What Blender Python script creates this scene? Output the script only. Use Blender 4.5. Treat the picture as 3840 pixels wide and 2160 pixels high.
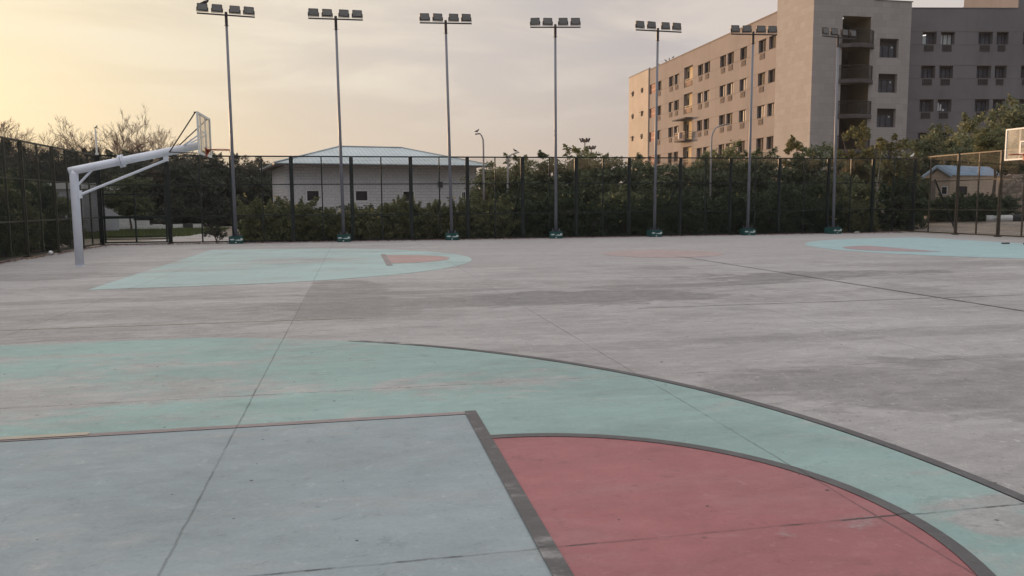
import bpy, bmesh, math, random
import numpy as np
from mathutils import Vector, Matrix
R = math.radians
for _o in list(bpy.data.objects): bpy.data.objects.remove(_o)
scene = bpy.context.scene
COL = scene.collection

# ------------------------------------------------------------------ camera
CAM_YAW, CAM_PITCH, CAM_ROLL, CAM_F = R(11.23), R(6.099), R(-0.434), 2971.4
fw = Vector((math.sin(CAM_YAW)*math.cos(CAM_PITCH), math.cos(CAM_YAW)*math.cos(CAM_PITCH), -math.sin(CAM_PITCH)))
rt = Vector((math.cos(CAM_YAW), -math.sin(CAM_YAW), 0)); up = rt.cross(fw)
r2 = rt*math.cos(CAM_ROLL)+up*math.sin(CAM_ROLL); u2 = up*math.cos(CAM_ROLL)-rt*math.sin(CAM_ROLL)
cd = bpy.data.cameras.new('camera'); cam = bpy.data.objects.new('camera', cd); COL.objects.link(cam)
cam.matrix_world = Matrix(((r2.x, u2.x, -fw.x, -0.851), (r2.y, u2.y, -fw.y, -3.274), (r2.z, u2.z, -fw.z, 1.544), (0, 0, 0, 1)))
cd.sensor_width = 36; cd.lens = 36*CAM_F/3840; cd.clip_end = 4000; cd.clip_start = 0.05
scene.camera = cam

# ------------------------------------------------------------------ light
SUN_HEAD, SUN_ELEV = R(-30), R(4.6)          # heading from +Y, towards -X
SUN_DIR = Vector((math.sin(SUN_HEAD)*math.cos(SUN_ELEV), math.cos(SUN_HEAD)*math.cos(SUN_ELEV), math.sin(SUN_ELEV)))
sl = bpy.data.lights.new('sun', 'SUN'); so = bpy.data.objects.new('sun', sl); COL.objects.link(so)
sl.energy = 4.9; sl.angle = R(0.6); sl.color = (1.0, 0.61, 0.33)
so.rotation_euler = SUN_DIR.to_track_quat('Z', 'Y').to_euler()
vs = scene.view_settings
vs.view_transform = 'Standard'; vs.look = 'None'; vs.gamma = 1; vs.exposure = 0.0; vs.use_curve_mapping = False


class NT:
    """small helper round a node tree"""
    def __init__(s, nt): s.nt = nt; s.n = nt.nodes; s.l = nt.links
    def set(s, sock, v):
        if v is None: return
        if isinstance(v, bpy.types.NodeSocket): s.l.new(v, sock)
        else: sock.default_value = v
    def math(s, op, a, b=None, c=None, clamp=False):
        m = s.n.new('ShaderNodeMath'); m.operation = op; m.use_clamp = clamp
        for i, v in enumerate((a, b, c)): s.set(m.inputs[i], v)
        return m.outputs[0]
    def vmath(s, op, a, b=None):
        m = s.n.new('ShaderNodeVectorMath'); m.operation = op
        for i, v in enumerate((a, b)): s.set(m.inputs[i], v)
        return m.outputs[1] if op in ('DOT_PRODUCT', 'LENGTH') else m.outputs[0]
    def mix(s, f, a, b, mode='MIX'):
        m = s.n.new('ShaderNodeMix'); m.data_type = 'RGBA'; m.blend_type = mode; m.clamp_factor = True
        s.set(m.inputs[0], f)
        for i, v in ((6, a), (7, b)):
            if isinstance(v, tuple) and len(v) == 3: v = (*v, 1)
            s.set(m.inputs[i], v)
        return m.outputs[2]
    def noise(s, vec, scale, detail=4, rough=0.55, dist=0.0, w=None):
        m = s.n.new('ShaderNodeTexNoise')
        if w is not None: m.noise_dimensions = '4D'; m.inputs['W'].default_value = w
        s.set(m.inputs['Vector'], vec); m.inputs['Scale'].default_value = scale; m.inputs['Detail'].default_value = detail
        m.inputs['Roughness'].default_value = rough; m.inputs['Distortion'].default_value = dist
        return m.outputs['Fac']
    def ramp(s, f, lo, hi, smooth=True):
        m = s.n.new('ShaderNodeMapRange'); m.interpolation_type = 'SMOOTHSTEP' if smooth else 'LINEAR'
        s.set(m.inputs[0], f); m.inputs[1].default_value = lo; m.inputs[2].default_value = hi
        return m.outputs[0]
    def cramp(s, f, stops):
        m = s.n.new('ShaderNodeValToRGB'); e = m.color_ramp.elements
        while len(e) < len(stops): e.new(0.5)
        for el, (p, c) in zip(e, stops): el.position = p; el.color = (*c, 1)
        s.set(m.inputs[0], f); return m.outputs[0]
    def comb(s, x, y, z):
        m = s.n.new('ShaderNodeCombineXYZ')
        for i, v in enumerate((x, y, z)): s.set(m.inputs[i], v)
        return m.outputs[0]
    def sep(s, v):
        m = s.n.new('ShaderNodeSeparateXYZ'); s.set(m.inputs[0], v); return m.outputs
    def scalev(s, v, sc):
        return s.vmath('MULTIPLY', v, sc)
    def bump(s, h, strength, dist=0.02):
        m = s.n.new('ShaderNodeBump'); s.set(m.inputs['Height'], h)
        m.inputs['Strength'].default_value = strength; m.inputs['Distance'].default_value = dist
        return m.outputs[0]


def srgb(r, g, b):
    f = lambda c: ((c/255+0.055)/1.055)**2.4 if c > 10 else c/255/12.92
    return (f(r), f(g), f(b))


# ------------------------------------------------------------------ world: hazy evening sky
world = bpy.data.worlds.new('World'); scene.world = world; world.use_nodes = True
w = NT(world.node_tree); bg = w.n['Background']
SKY_STRENGTH = 0.1
sky = w.n.new('ShaderNodeTexSky'); sky.sky_type = 'NISHITA'; sky.sun_disc = False
sky.sun_elevation = SUN_ELEV; sky.sun_rotation = SUN_HEAD; sky.dust_density = 3.0; sky.air_density = 1.2
tc = w.n.new('ShaderNodeTexCoord'); dirv = w.vmath('NORMALIZE', tc.outputs['Generated'])
sx, sy, sz = w.sep(dirv)
flat = w.vmath('NORMALIZE', w.comb(sx, sy, w.math('MULTIPLY', w.math('MAXIMUM', sz, 0.0), 1.1)))
cosang = w.vmath('DOT_PRODUCT', flat, tuple(Vector((SUN_DIR.x, SUN_DIR.y, 0.10)).normalized()))
ang = w.math('DIVIDE', w.math('ARCCOSINE', cosang), math.pi)
veil = w.cramp(ang, [(0.0, srgb(255, 248, 225)), (0.05, srgb(255, 241, 206)), (0.085, srgb(243, 230, 201)), (0.15, srgb(224, 213, 199)),
                     (0.22, srgb(210, 201, 195)), (0.285, srgb(197, 189, 187)), (0.335, srgb(184, 187, 195)), (0.40, srgb(170, 184, 200)), (0.52, srgb(146, 154, 172)), (1.0, srgb(130, 138, 158))])
veil = w.mix(w.math('MULTIPLY', w.ramp(sz, 0.20, 0.0), 0.75), veil, w.mix(1.0, veil, (0.98, 0.89, 0.76), 'MULTIPLY'))
# thin layers of cloud, seen in perspective on a flat ceiling
den = w.math('ADD', w.math('MAXIMUM', sz, 0.0), 0.10)
cx, cy = w.math('DIVIDE', sx, den), w.math('DIVIDE', sy, den)
cv = w.comb(w.math('MULTIPLY', cx, 0.75), cy, 0.0)
n1 = w.noise(cv, 1.15, 7, 0.56, 0.5); n2 = w.noise(cv, 0.42, 3, 0.5, 0.3, w=4.0)
cl = w.math('MULTIPLY', w.ramp(n1, 0.42, 0.62), w.ramp(n2, 0.30, 0.54))
cl = w.math('MULTIPLY', cl, w.ramp(sz, 0.05, 0.22))
sunside = w.ramp(ang, 0.34, 0.06)
cloudcol = w.mix(sunside, srgb(220, 208, 200), srgb(255, 246, 222))
greycl = w.math('MULTIPLY', w.ramp(n1, 0.50, 0.28), w.math('MULTIPLY', w.ramp(sz, 0.10, 0.30), 0.55))
veil = w.mix(greycl, veil, w.mix(sunside, srgb(176, 176, 186), srgb(206, 201, 190)))
veil = w.mix(w.math('MULTIPLY', cl, 0.9), veil, cloudcol)
# overhead sky, out of view, brightened to add light on the court
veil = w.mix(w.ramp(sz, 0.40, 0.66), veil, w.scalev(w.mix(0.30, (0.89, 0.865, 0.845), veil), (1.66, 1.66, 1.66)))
below = w.ramp(sz, 0.0, -0.05)
veil = w.mix(below, veil, srgb(120, 108, 96))
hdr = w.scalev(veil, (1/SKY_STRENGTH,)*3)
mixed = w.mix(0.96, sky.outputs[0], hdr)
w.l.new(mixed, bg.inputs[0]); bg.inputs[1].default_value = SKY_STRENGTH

# ------------------------------------------------------------------ mesh helpers
MATS = {}


class MB:
    def __init__(s): s.v = []; s.f = []; s.m = []
    def add(s, vs, fs, m=0):
        o = len(s.v); s.v += [tuple(x) for x in vs]; s.f += [tuple(i+o for i in f) for f in fs]; s.m += [m]*len(fs)
        return s
    def quad(s, a, b, c, d, m=0): return s.add([a, b, c, d], [(0, 1, 2, 3)], m)
    def box(s, c, sz, ax=None, m=0):
        """box of full size sz about c; ax = optional (x, y, z) unit axes"""
        x, y, z = ax or (Vector((1, 0, 0)), Vector((0, 1, 0)), Vector((0, 0, 1)))
        c = Vector(c); h = [k/2 for k in sz]; vs = []
        for k in (-1, 1):
            for j in (-1, 1):
                for i in (-1, 1): vs.append(c+x*(i*h[0])+y*(j*h[1])+z*(k*h[2]))
        return s.add(vs, [(0, 2, 3, 1), (4, 5, 7, 6), (0, 1, 5, 4), (2, 6, 7, 3), (0, 4, 6, 2), (1, 3, 7, 5)], m)
    def span(s, x0, x1, y0, y1, z0, z1, m=0): return s.box(((x0+x1)/2, (y0+y1)/2, (z0+z1)/2), (x1-x0, y1-y0, z1-z0), None, m)
    def bar(s, a, b, wd, ht, m=0, ref=Vector((0, 0, 1))):
        a, b = Vector(a), Vector(b); d = (b-a); L = d.length; d.normalize()
        if abs(d.dot(ref)) > 0.98: ref = Vector((1, 0, 0))
        y = ref.cross(d).normalized(); z = d.cross(y)
        return s.box((a+b)/2, (L, wd, ht), (d, y, z), m)
    def tube(s, pts, rad, n=10, m=0, cap=True):
        pts = [Vector(p) for p in pts]
        if not isinstance(rad, (list, tuple)): rad = [rad]*len(pts)
        o = len(s.v); pa = None; vs = []
        for i, p in enumerate(pts):
            d = (pts[min(i+1, len(pts)-1)]-pts[max(i-1, 0)]).normalized()
            if pa is None: pa = d.orthogonal().normalized()
            pa = (pa-d*pa.dot(d)); pa = pa.normalized() if pa.length > 1e-6 else d.orthogonal().normalized()
            q = d.cross(pa)
            for k in range(n):
                t = 2*math.pi*k/n; vs.append(p+(pa*math.cos(t)+q*math.sin(t))*rad[i])
        fs = []
        for i in range(len(pts)-1):
            for k in range(n): fs.append((i*n+k, i*n+(k+1) % n, (i+1)*n+(k+1) % n, (i+1)*n+k))
        if cap: fs += [tuple(reversed(range(n))), tuple(range((len(pts)-1)*n, len(pts)*n))]
        return s.add(vs, fs, m)
    def poly(s, pts, m=0): return s.add(pts, [tuple(range(len(pts)))], m)
    def prism(s, pts, d, m=0):
        """closed polygon pts pushed along vector d"""
        pts = [Vector(p) for p in pts]; d = Vector(d); n = len(pts)
        return s.add(pts+[p+d for p in pts], [tuple(reversed(range(n))), tuple(range(n, 2*n))]+[(i, (i+1) % n, n+(i+1) % n, n+i) for i in range(n)], m)
    def mesh(s, name, mats, smooth=False):
        me = bpy.data.meshes.new(name); me.from_pydata(s.v, [], s.f)
        for m in (mats if isinstance(mats, (list, tuple)) else [mats]): me.materials.append(m)
        if any(s.m): me.polygons.foreach_set('material_index', s.m)
        if smooth: me.polygons.foreach_set('use_smooth', [True]*len(me.polygons))
        me.update(); return me
    def build(s, name, mats, parent=None, smooth=False, fix=True, bev=0.0, loc=None):
        me = s.mesh(name, mats, smooth)
        if fix or bev:
            bm = bmesh.new(); bm.from_mesh(me)
            if bev:
                bmesh.ops.bevel(bm, geom=[e for e in bm.edges if len(e.link_faces) == 2 and e.calc_face_angle(0) > 0.5], offset=bev, segments=2, affect='EDGES', clamp_overlap=True)
            bmesh.ops.recalc_face_normals(bm, faces=bm.faces); bm.to_mesh(me); bm.free()
        return link(name, me, parent, loc)


def link(name, me, parent=None, loc=None, rz=0.0, sc=None):
    o = bpy.data.objects.new(name, me); COL.objects.link(o)
    if parent is not None: o.parent = parent
    if loc is not None: o.location = loc
    if rz: o.rotation_euler = (0, 0, rz)
    if sc is not None: o.scale = sc
    return o


def tag(o, label=None, cat=None, group=None, kind=None):
    if label: o['label'] = label
    if cat: o['category'] = cat
    if group: o['group'] = group
    if kind: o['kind'] = kind
    return o


def thing(name, label, cat, loc=(0, 0, 0), rz=0.0, group=None, sc=None):
    return tag(link(name, None, None, loc, rz, sc), label, cat, group)


def copy_tree(o, parent=None):
    c = o.copy(); COL.objects.link(c)
    if parent is not None: c.parent = parent
    for ch in [x for x in bpy.data.objects if x.parent == o]: copy_tree(ch, c)
    return c


# ------------------------------------------------------------------ materials
def newmat(name):
    m = bpy.data.materials.new(name); m.use_nodes = True; t = NT(m.node_tree)
    return m, t, t.n['Principled BSDF']


def paint(name, col, rough=0.6, var=0.12, scale=3.0, metal=0.0, dirt=0.0, spec=0.4, bump=0.0, streak=False):
    """plain surface with uneven tone and optional vertical streaks of dirt"""
    m, t, b = newmat(name)
    g = t.n.new('ShaderNodeNewGeometry'); pos = g.outputs['Position']
    n = t.noise(pos, scale, 5, 0.6)
    n2 = t.noise(t.scalev(pos, (1, 1, 0.12)) if streak else pos, scale*2.3, 5, 0.65, w=2.0)
    c = t.mix(t.ramp(n, 0.3, 0.7), tuple(k*(1-var) for k in col), tuple(min(1, k*(1+var)) for k in col))
    if dirt: c = t.mix(t.math('MULTIPLY', t.ramp(n2, 0.48, 0.75), dirt), c, tuple(k*0.45 for k in col))
    t.set(b.inputs['Base Color'], c); b.inputs['Roughness'].default_value = rough; b.inputs['Metallic'].default_value = metal
    b.inputs['Specular IOR Level'].default_value = spec
    if bump: t.set(b.inputs['Normal'], t.bump(n2, bump, 0.02))
    MATS[name] = m; return m


X0, DX, Y0, DY = -1.69, 3.31, 0.035, 3.31       # slab joints of the court


BLOTS = [(0.1, 10.68, 1.9, 0.36, 0.62), (0.0, 9.05, 2.6, 0.85, 0.7), (3.0, 9.25, 2.2, 1.15, 1.0), (5.5, 10.55, 2.6, 0.42, 0.8), (8.7, 11.7, 3.0, 0.95, 0.95), (8.6, 8.4, 0.9, 1.3, 0.5),
         (6.4, 14.4, 0.7, 0.7, 0.55), (4.5, 4.85, 5.2, 0.28, 0.42), (4.6, 2.4, 2.6, 1.0, 0.6), (6.5, 1.8, 2.5, 0.7, 0.5), (-5.4, 10.75, 4.0, 0.34, 0.5), (-7.9, 16.0, 1.6, 1.1, 0.5), (-5.0, 8.9, 2.5, 0.5, 0.35), (12.5, 6.0, 4.0, 0.5, 0.3), (14.0, 13.5, 3.0, 0.8, 0.4), (-1.0, 8.1, 1.2, 0.5, 0.5)]


def concrete(t):
    """colour and height of the worn court concrete in world space"""
    g = t.n.new('ShaderNodeNewGeometry'); pos = g.outputs['Position']; x, y, z = t.sep(pos)
    p2 = t.comb(x, y, 0.0)
    ps = t.comb(t.math('MULTIPLY', x, 0.5), y, 0.0)               # long along the court
    ix = t.math('FLOOR', t.math('DIVIDE', t.math('SUBTRACT', x, X0), DX)); iy = t.math('FLOOR', t.math('DIVIDE', t.math('SUBTRACT', y, Y0), DY))
    wn = t.n.new('ShaderNodeTexWhiteNoise'); wn.noise_dimensions = '2D'; t.set(wn.inputs['Vector'], t.comb(ix, iy, 0.0))
    pl = t.comb(t.math('MULTIPLY', x, 0.22), y, 0.0)
    st3 = lambda f: t.ramp(f, 0.30, 0.70, False)
    c = t.mix(t.ramp(t.noise(ps, 0.55, 8, 0.66, 0.4), 0.34, 0.66), (0.188, 0.180, 0.177), (0.322, 0.312, 0.306))
    c = t.mix(0.10, c, t.mix(wn.outputs['Value'], (0.22, 0.21, 0.21), (0.44, 0.41, 0.40)))
    lt = t.ramp(t.noise(ps, 2.1, 8, 0.72, 0.7, w=3.0), 0.52, 0.66)
    c = t.mix(t.math('MULTIPLY', lt, 0.42), c, (0.46, 0.44, 0.43))
    wipe = t.noise(pl, 2.4, 8, 0.72, 0.5, w=31.0)                    # long trowel wipes
    c = t.mix(t.math('MULTIPLY', t.ramp(wipe, 0.53, 0.62), 0.38), c, (0.43, 0.41, 0.40))
    c = t.mix(t.math('MULTIPLY', t.ramp(wipe, 0.47, 0.38), 0.40), c, (0.165, 0.15, 0.145))
    side = t.ramp(x, -8.29, -8.33)                                  # greyer apron behind the far baseline
    c = t.mix(t.math('MULTIPLY', side, 0.45), c, (0.26, 0.25, 0.26))
    # dark water stains in a band across the middle of the slab
    st = t.noise(ps, 0.62, 6, 0.6, 0.9, w=7.0)
    band = t.math('MULTIPLY', t.ramp(y, 5.5, 9.0), t.ramp(y, 17.0, 12.0))
    thr = t.math('SUBTRACT', st, t.math('MULTIPLY', t.math('SUBTRACT', 1.0, band), 0.10))
    stain = t.math('MULTIPLY', t.ramp(thr, 0.49, 0.57), t.math('ADD', t.math('MULTIPLY', t.ramp(t.noise(ps, 4.0, 8, 0.75, 0.4, w=9.0), 0.40, 0.58), 0.65), 0.22))
    c = t.mix(t.math('MULTIPLY', stain, 0.8), c, (0.135, 0.122, 0.117))
    # separate patches of old water and rubber marks (centre, half size, strength)
    bn = t.math('MULTIPLY', t.math('SUBTRACT', t.noise(ps, 1.3, 9, 0.72, 0.6, w=51.0), 0.5), 3.0)
    mot = t.math('ADD', t.math('MULTIPLY', t.ramp(t.noise(ps, 3.2, 9, 0.78, 0.5, w=53.0), 0.42, 0.55), 0.55), 0.62)
    acc = None
    for (bx_, by_, rx_, ry_, sg_) in BLOTS:
        q = t.vmath('LENGTH', t.comb(t.math('DIVIDE', t.math('SUBTRACT', x, bx_), rx_), t.math('DIVIDE', t.math('SUBTRACT', y, by_), ry_), 0.0))
        v = t.math('MULTIPLY', t.ramp(t.math('ADD', q, bn), 1.06, 0.80), sg_)
        acc = v if acc is None else t.math('MAXIMUM', acc, v)
    c = t.mix(t.math('MULTIPLY', acc, mot, None, True), c, (0.062, 0.058, 0.057))
    # the strip of smooth darker re-screed beyond the middle
    far = t.math('MULTIPLY', t.ramp(y, 16.55, 16.62), t.ramp(x, 2.0, 2.1))
    c = t.mix(t.math('MULTIPLY', far, 0.55), c, (0.27, 0.252, 0.25))
    mot0 = t.math('ADD', t.math('MULTIPLY', t.ramp(t.noise(ps, 2.6, 9, 0.76, 0.5, w=57.0), 0.38, 0.56), 0.55), 0.5)
    # wet-looking patch beside the first joint
    px = t.math('MULTIPLY', t.ramp(x, -1.70, -1.66), t.ramp(t.math('ADD', x, t.math('MULTIPLY', t.noise(p2, 0.9, 4, w=1.5), 1.6)), 0.45, 0.15))
    py = t.math('MULTIPLY', t.ramp(y, 6.7, 8.2), t.ramp(y, 13.4, 13.0))
    c = t.mix(t.math('MULTIPLY', t.math('MULTIPLY', px, py), t.math('MULTIPLY', mot0, 0.9)), c, (0.100, 0.092, 0.089))
    # fine grain and pits
    gr = st3(t.noise(p2, 42.0, 4, 0.7)); c = t.mix(0.20, c, t.mix(gr, (0.15, 0.14, 0.14), (0.56, 0.53, 0.52)))
    mid = st3(t.noise(ps, 6.5, 8, 0.72, 0.5, w=5.0)); c = t.mix(0.26, c, t.mix(mid, (0.17, 0.16, 0.155), (0.52, 0.49, 0.475)))
    vo = t.n.new('ShaderNodeTexVoronoi'); vo.feature = 'F1'; vo.voronoi_dimensions = '2D'; vo.inputs['Scale'].default_value = 2.3; t.set(vo.inputs['Vector'], p2)
    vr, vg, _vb = t.sep(vo.outputs['Color'])[:3]
    pd = t.math('DIVIDE', t.math('ADD', vo.outputs['Distance'], t.math('MULTIPLY', t.math('SUBTRACT', t.noise(p2, 60.0, 2), 0.5), 0.02)), t.math('ADD', 0.25, t.math('MULTIPLY', t.math('POWER', vg, 2.0), 1.1)))
    pit = t.math('MULTIPLY', t.ramp(pd, 0.030, 0.018), t.ramp(vr, 0.58, 0.60))
    flk = t.noise(p2, 11.0, 9, 0.8, 0.6, w=61.0)                     # pale flecks and dark scuffs
    c = t.mix(t.math('MULTIPLY', t.ramp(flk, 0.57, 0.62), 0.42), c, (0.52, 0.50, 0.49))
    c = t.mix(t.math('MULTIPLY', t.ramp(flk, 0.43, 0.38), 0.5), c, (0.11, 0.10, 0.10))
    # joints
    wob = t.math('MULTIPLY', t.math('SUBTRACT', t.noise(p2, 3.0, 6, 0.75), 0.5), 0.035)
    def joint(v, o, d, wd):
        f = t.math('SUBTRACT', v, o); f = t.math('ADD', f, wob)
        f = t.math('DIVIDE', f, d); f = t.math('ABSOLUTE', t.math('SUBTRACT', f, t.math('ROUND', f)))
        return t.ramp(t.math('MULTIPLY', f, d), wd*1.5, wd*0.5)
    fade = t.ramp(t.noise(p2, 0.5, 5, 0.7, w=11.0), 0.36, 0.54)
    jw = t.ramp(t.noise(p2, 2.6, 5, 0.7, w=12.0), 0.46, 0.60)
    jx = t.math('MULTIPLY', joint(x, X0, DX, 0.0065), t.math('ADD', t.math('MULTIPLY', fade, 0.30), t.math('ADD', t.math('MULTIPLY', jw, 0.25), 0.12)))
    jy = t.math('MULTIPLY', joint(y, Y0, DY, 0.0085), t.math('ADD', t.math('MULTIPLY', fade, t.math('ADD', t.math('MULTIPLY', jw, 0.75), 0.10)), 0.12))
    # the joint left of the camera is the deepest
    j0 = t.math('MULTIPLY', t.ramp(t.math('ABSOLUTE', t.math('ADD', t.math('SUBTRACT', x, X0), wob)), 0.0050, 0.0012), t.math('ADD', t.math('MULTIPLY', jw, 0.45), 0.30))
    jn = t.math('MAXIMUM', t.math('MAXIMUM', jx, jy), j0)
    halo = joint(y, Y0, DY, 0.12)
    gh = t.math('ADD', t.math('MULTIPLY', gr, 0.25), t.math('MULTIPLY', t.noise(p2, 7.0, 3, 0.6), 0.5))
    h = t.math('SUBTRACT', gh, t.math('MULTIPLY', jn, 1.2))
    return dict(c=c, pit=pit, joint=jn, halo=halo, h=h, p2=p2, ps=ps, x=x, y=y, mid=mid, gr=gr, st=st, lt=lt, flk=flk)


def finish(t, b, k, c, rough=0.75):
    c = t.mix(t.math('MULTIPLY', k['joint'], 0.88), c, (0.035, 0.032, 0.032))
    c = t.mix(t.math('MULTIPLY', k['pit'], 0.85), c, (0.04, 0.035, 0.04))
    t.set(b.inputs['Base Color'], c); b.inputs['Roughness'].default_value = rough
    b.inputs['Specular IOR Level'].default_value = 0.3
    t.set(b.inputs['Normal'], t.bump(k['h'], 0.35, 0.012))


m, t, b = newmat('court_concrete'); k = concrete(t); finish(t, b, k, k['c'], 0.72); MATS['court_concrete'] = m


def court_paint(name, col, wear=0.5, opacity=0.92, tint=0.12, edge=None, dark=None, halo=0.25, lightcol=None, xfade=None, soft=0.12, blots=()):
    """paint on the concrete; it has worn through in brush-like streaks"""
    m, t, b = newmat(name); k = concrete(t)
    n = t.noise(k['ps'], 1.1, 7, 0.68, 0.8, w=21.0)
    fine = t.noise(k['ps'], 7.0, 6, 0.7, 0.4, w=23.0)
    wv = t.math('ADD', t.math('MULTIPLY', n, 0.62), t.math('MULTIPLY', fine, 0.38))
    wv = t.math('ADD', wv, t.math('MULTIPLY', k['halo'], halo*0.25))
    if xfade is not None:                                          # wear grows towards -x
        wv = t.math('ADD', wv, t.math('MULTIPLY', t.ramp(k['x'], xfade[1], xfade[0]), xfade[2]))
    for (bx_, by_, rx_, ry_, sg_) in blots:
        q = t.vmath('LENGTH', t.comb(t.math('DIVIDE', t.math('SUBTRACT', k['x'], bx_), rx_), t.math('DIVIDE', t.math('SUBTRACT', k['y'], by_), ry_), 0.0))
        wv = t.math('ADD', wv, t.math('MULTIPLY', t.ramp(q, 1.2, 0.3), sg_))
    gone = t.ramp(wv, wear, wear+soft)
    pc = t.mix(t.ramp(t.noise(k['ps'], 0.8, 5, 0.6, w=25.0), 0.3, 0.7), tuple(v*(1-tint) for v in col), tuple(v*(1+tint) for v in col))
    big = t.noise(k['ps'], 0.45, 7, 0.7, 0.9, w=41.0)
    pc = t.mix(t.math('MULTIPLY', t.ramp(big, 0.52, 0.62), 0.5), pc, tuple(min(1, v*0.72+0.09) for v in col))
    pc = t.mix(t.math('MULTIPLY', t.ramp(big, 0.48, 0.38), 0.42), pc, tuple(v*0.74 for v in col))
    scr = t.ramp(t.noise(k['ps'], 4.2, 9, 0.74, 0.8, w=43.0), 0.585, 0.64)
    pc = t.mix(t.math('MULTIPLY', scr, 0.55), pc, tuple(v*0.45+0.02 for v in col))
    pc = t.mix(t.math('MULTIPLY', t.ramp(k['flk'], 0.57, 0.62), 0.36), pc, tuple(min(1, v*1.2+0.09) for v in col))
    pc = t.mix(t.math('MULTIPLY', t.ramp(k['flk'], 0.43, 0.38), 0.42), pc, tuple(v*0.45 for v in col))
    if lightcol: pc = t.mix(t.math('MULTIPLY', t.ramp(fine, 0.5, 0.7), 0.5), pc, lightcol)
    if dark: pc = t.mix(t.math('MULTIPLY', t.ramp(k['st'], 0.5, 0.66), dark), pc, tuple(v*0.55 for v in col))
    pc = t.mix(0.13, pc, t.mix(k['gr'], tuple(v*0.5 for v in col), tuple(min(1, v*1.5) for v in col)))
    pc = t.mix(0.24, pc, t.mix(k['mid'], tuple(v*0.55 for v in col), tuple(min(1, v*1.45) for v in col)))
    f = t.math('MULTIPLY', t.math('SUBTRACT', 1.0, t.math('MULTIPLY', gone, 0.88)), opacity)
    finish(t, b, k, t.mix(f, k['c'], pc), 0.62); MATS[name] = m
    return m


court_paint('teal_paint', (0.225, 0.335, 0.315), wear=0.50, soft=0.16, opacity=0.88, xfade=(-5.0, 1.0, 0.05), dark=0.45, blots=((-4.2, 3.7, 2.2, 0.8, 0.10), (-2.2, 3.5, 2.2, 0.3, 0.07), (-3.5, 5.2, 3.0, 0.8, 0.03), (2.12, -0.16, 0.22, 0.16, 0.3)))
court_paint('blue_grey_paint', (0.232, 0.285, 0.305), wear=0.50, soft=0.24, opacity=0.86, dark=0.3)
court_paint('red_paint', (0.282, 0.094, 0.099), wear=0.63, opacity=0.93, tint=0.14, halo=0.3, lightcol=(0.34, 0.16, 0.155))
court_paint('dark_line_paint', (0.062, 0.057, 0.059), wear=0.68, opacity=0.9, xfade=(-1.6, 1.6, 0.30), lightcol=(0.15, 0.13, 0.13))
court_paint('mauve_line_paint', (0.21, 0.165, 0.165), wear=0.60, opacity=0.80, xfade=(-3.0, 0.0, 0.05))
court_paint('pale_teal_paint', (0.31, 0.42, 0.41), wear=0.49, soft=0.17, opacity=0.9, dark=0.5, lightcol=(0.40, 0.47, 0.45), blots=((-2.6, 19.5, 2.2, 1.6, 0.12), (-4.5, 17.5, 2.0, 1.2, 0.06)))
court_paint('aqua_paint', (0.275, 0.405, 0.42), wear=0.58, soft=0.16, opacity=0.9, tint=0.08)
court_paint('faded_red_paint', (0.36, 0.21, 0.19), wear=0.60, opacity=0.72)
court_paint('pink_paint', (0.30, 0.20, 0.21), wear=0.72, opacity=0.75)
court_paint('ghost_red_paint', (0.36, 0.20, 0.18), wear=0.54, opacity=0.42)
court_paint('yellow_line_paint', (0.40, 0.35, 0.26), wear=0.50, opacity=0.75)
court_paint('ghost_dark_paint', (0.15, 0.14, 0.135), wear=0.47, soft=0.2, opacity=0.25)


def soil_mat():
    m, t, b = newmat('dry_soil'); g = t.n.new('ShaderNodeNewGeometry'); p = g.outputs['Position']
    c = t.mix(t.ramp(t.noise(p, 0.25, 6, 0.6), 0.35, 0.65), (0.17, 0.135, 0.105), (0.27, 0.22, 0.175))
    c = t.mix(t.math('MULTIPLY', t.ramp(t.noise(p, 0.09, 5, 0.6, w=3.0), 0.5, 0.62), 0.5), c, (0.10, 0.105, 0.055))
    n = t.noise(p, 5.0, 6, 0.7); c = t.mix(0.3, c, t.mix(n, (0.08, 0.065, 0.05), (0.34, 0.29, 0.24)))
    t.set(b.inputs['Base Color'], c); b.inputs['Roughness'].default_value = 0.95; t.set(b.inputs['Normal'], t.bump(n, 0.6, 0.05)); MATS['dry_soil'] = m


soil_mat()
paint('bank_soil', (0.235, 0.195, 0.16), 0.95, 0.25, 0.6, bump=0.5)


def leaf_mat(name, c0, c1, tr=0.25):
    m, t, b = newmat(name); g = t.n.new('ShaderNodeNewGeometry'); oi = t.n.new('ShaderNodeObjectInfo')
    c = t.mix(g.outputs['Random Per Island'], c0, c1)
    c = t.mix(t.math('MULTIPLY', t.noise(g.outputs['Position'], 1.3, 3), 0.6), c, tuple(0.5*(a+b_)*0.7 for a, b_ in zip(c0, c1)))
    t.set(b.inputs['Base Color'], c); b.inputs['Roughness'].default_value = 0.55; b.inputs['Specular IOR Level'].default_value = 0.25
    tl = t.n.new('ShaderNodeBsdfTranslucent'); t.set(tl.inputs[0], c); ms = t.n.new('ShaderNodeMixShader'); ms.inputs[0].default_value = tr
    t.l.new(b.outputs[0], ms.inputs[1]); t.l.new(tl.outputs[0], ms.inputs[2])
    t.l.new(ms.outputs[0], t.n['Material Output'].inputs[0]); MATS[name] = m


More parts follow.
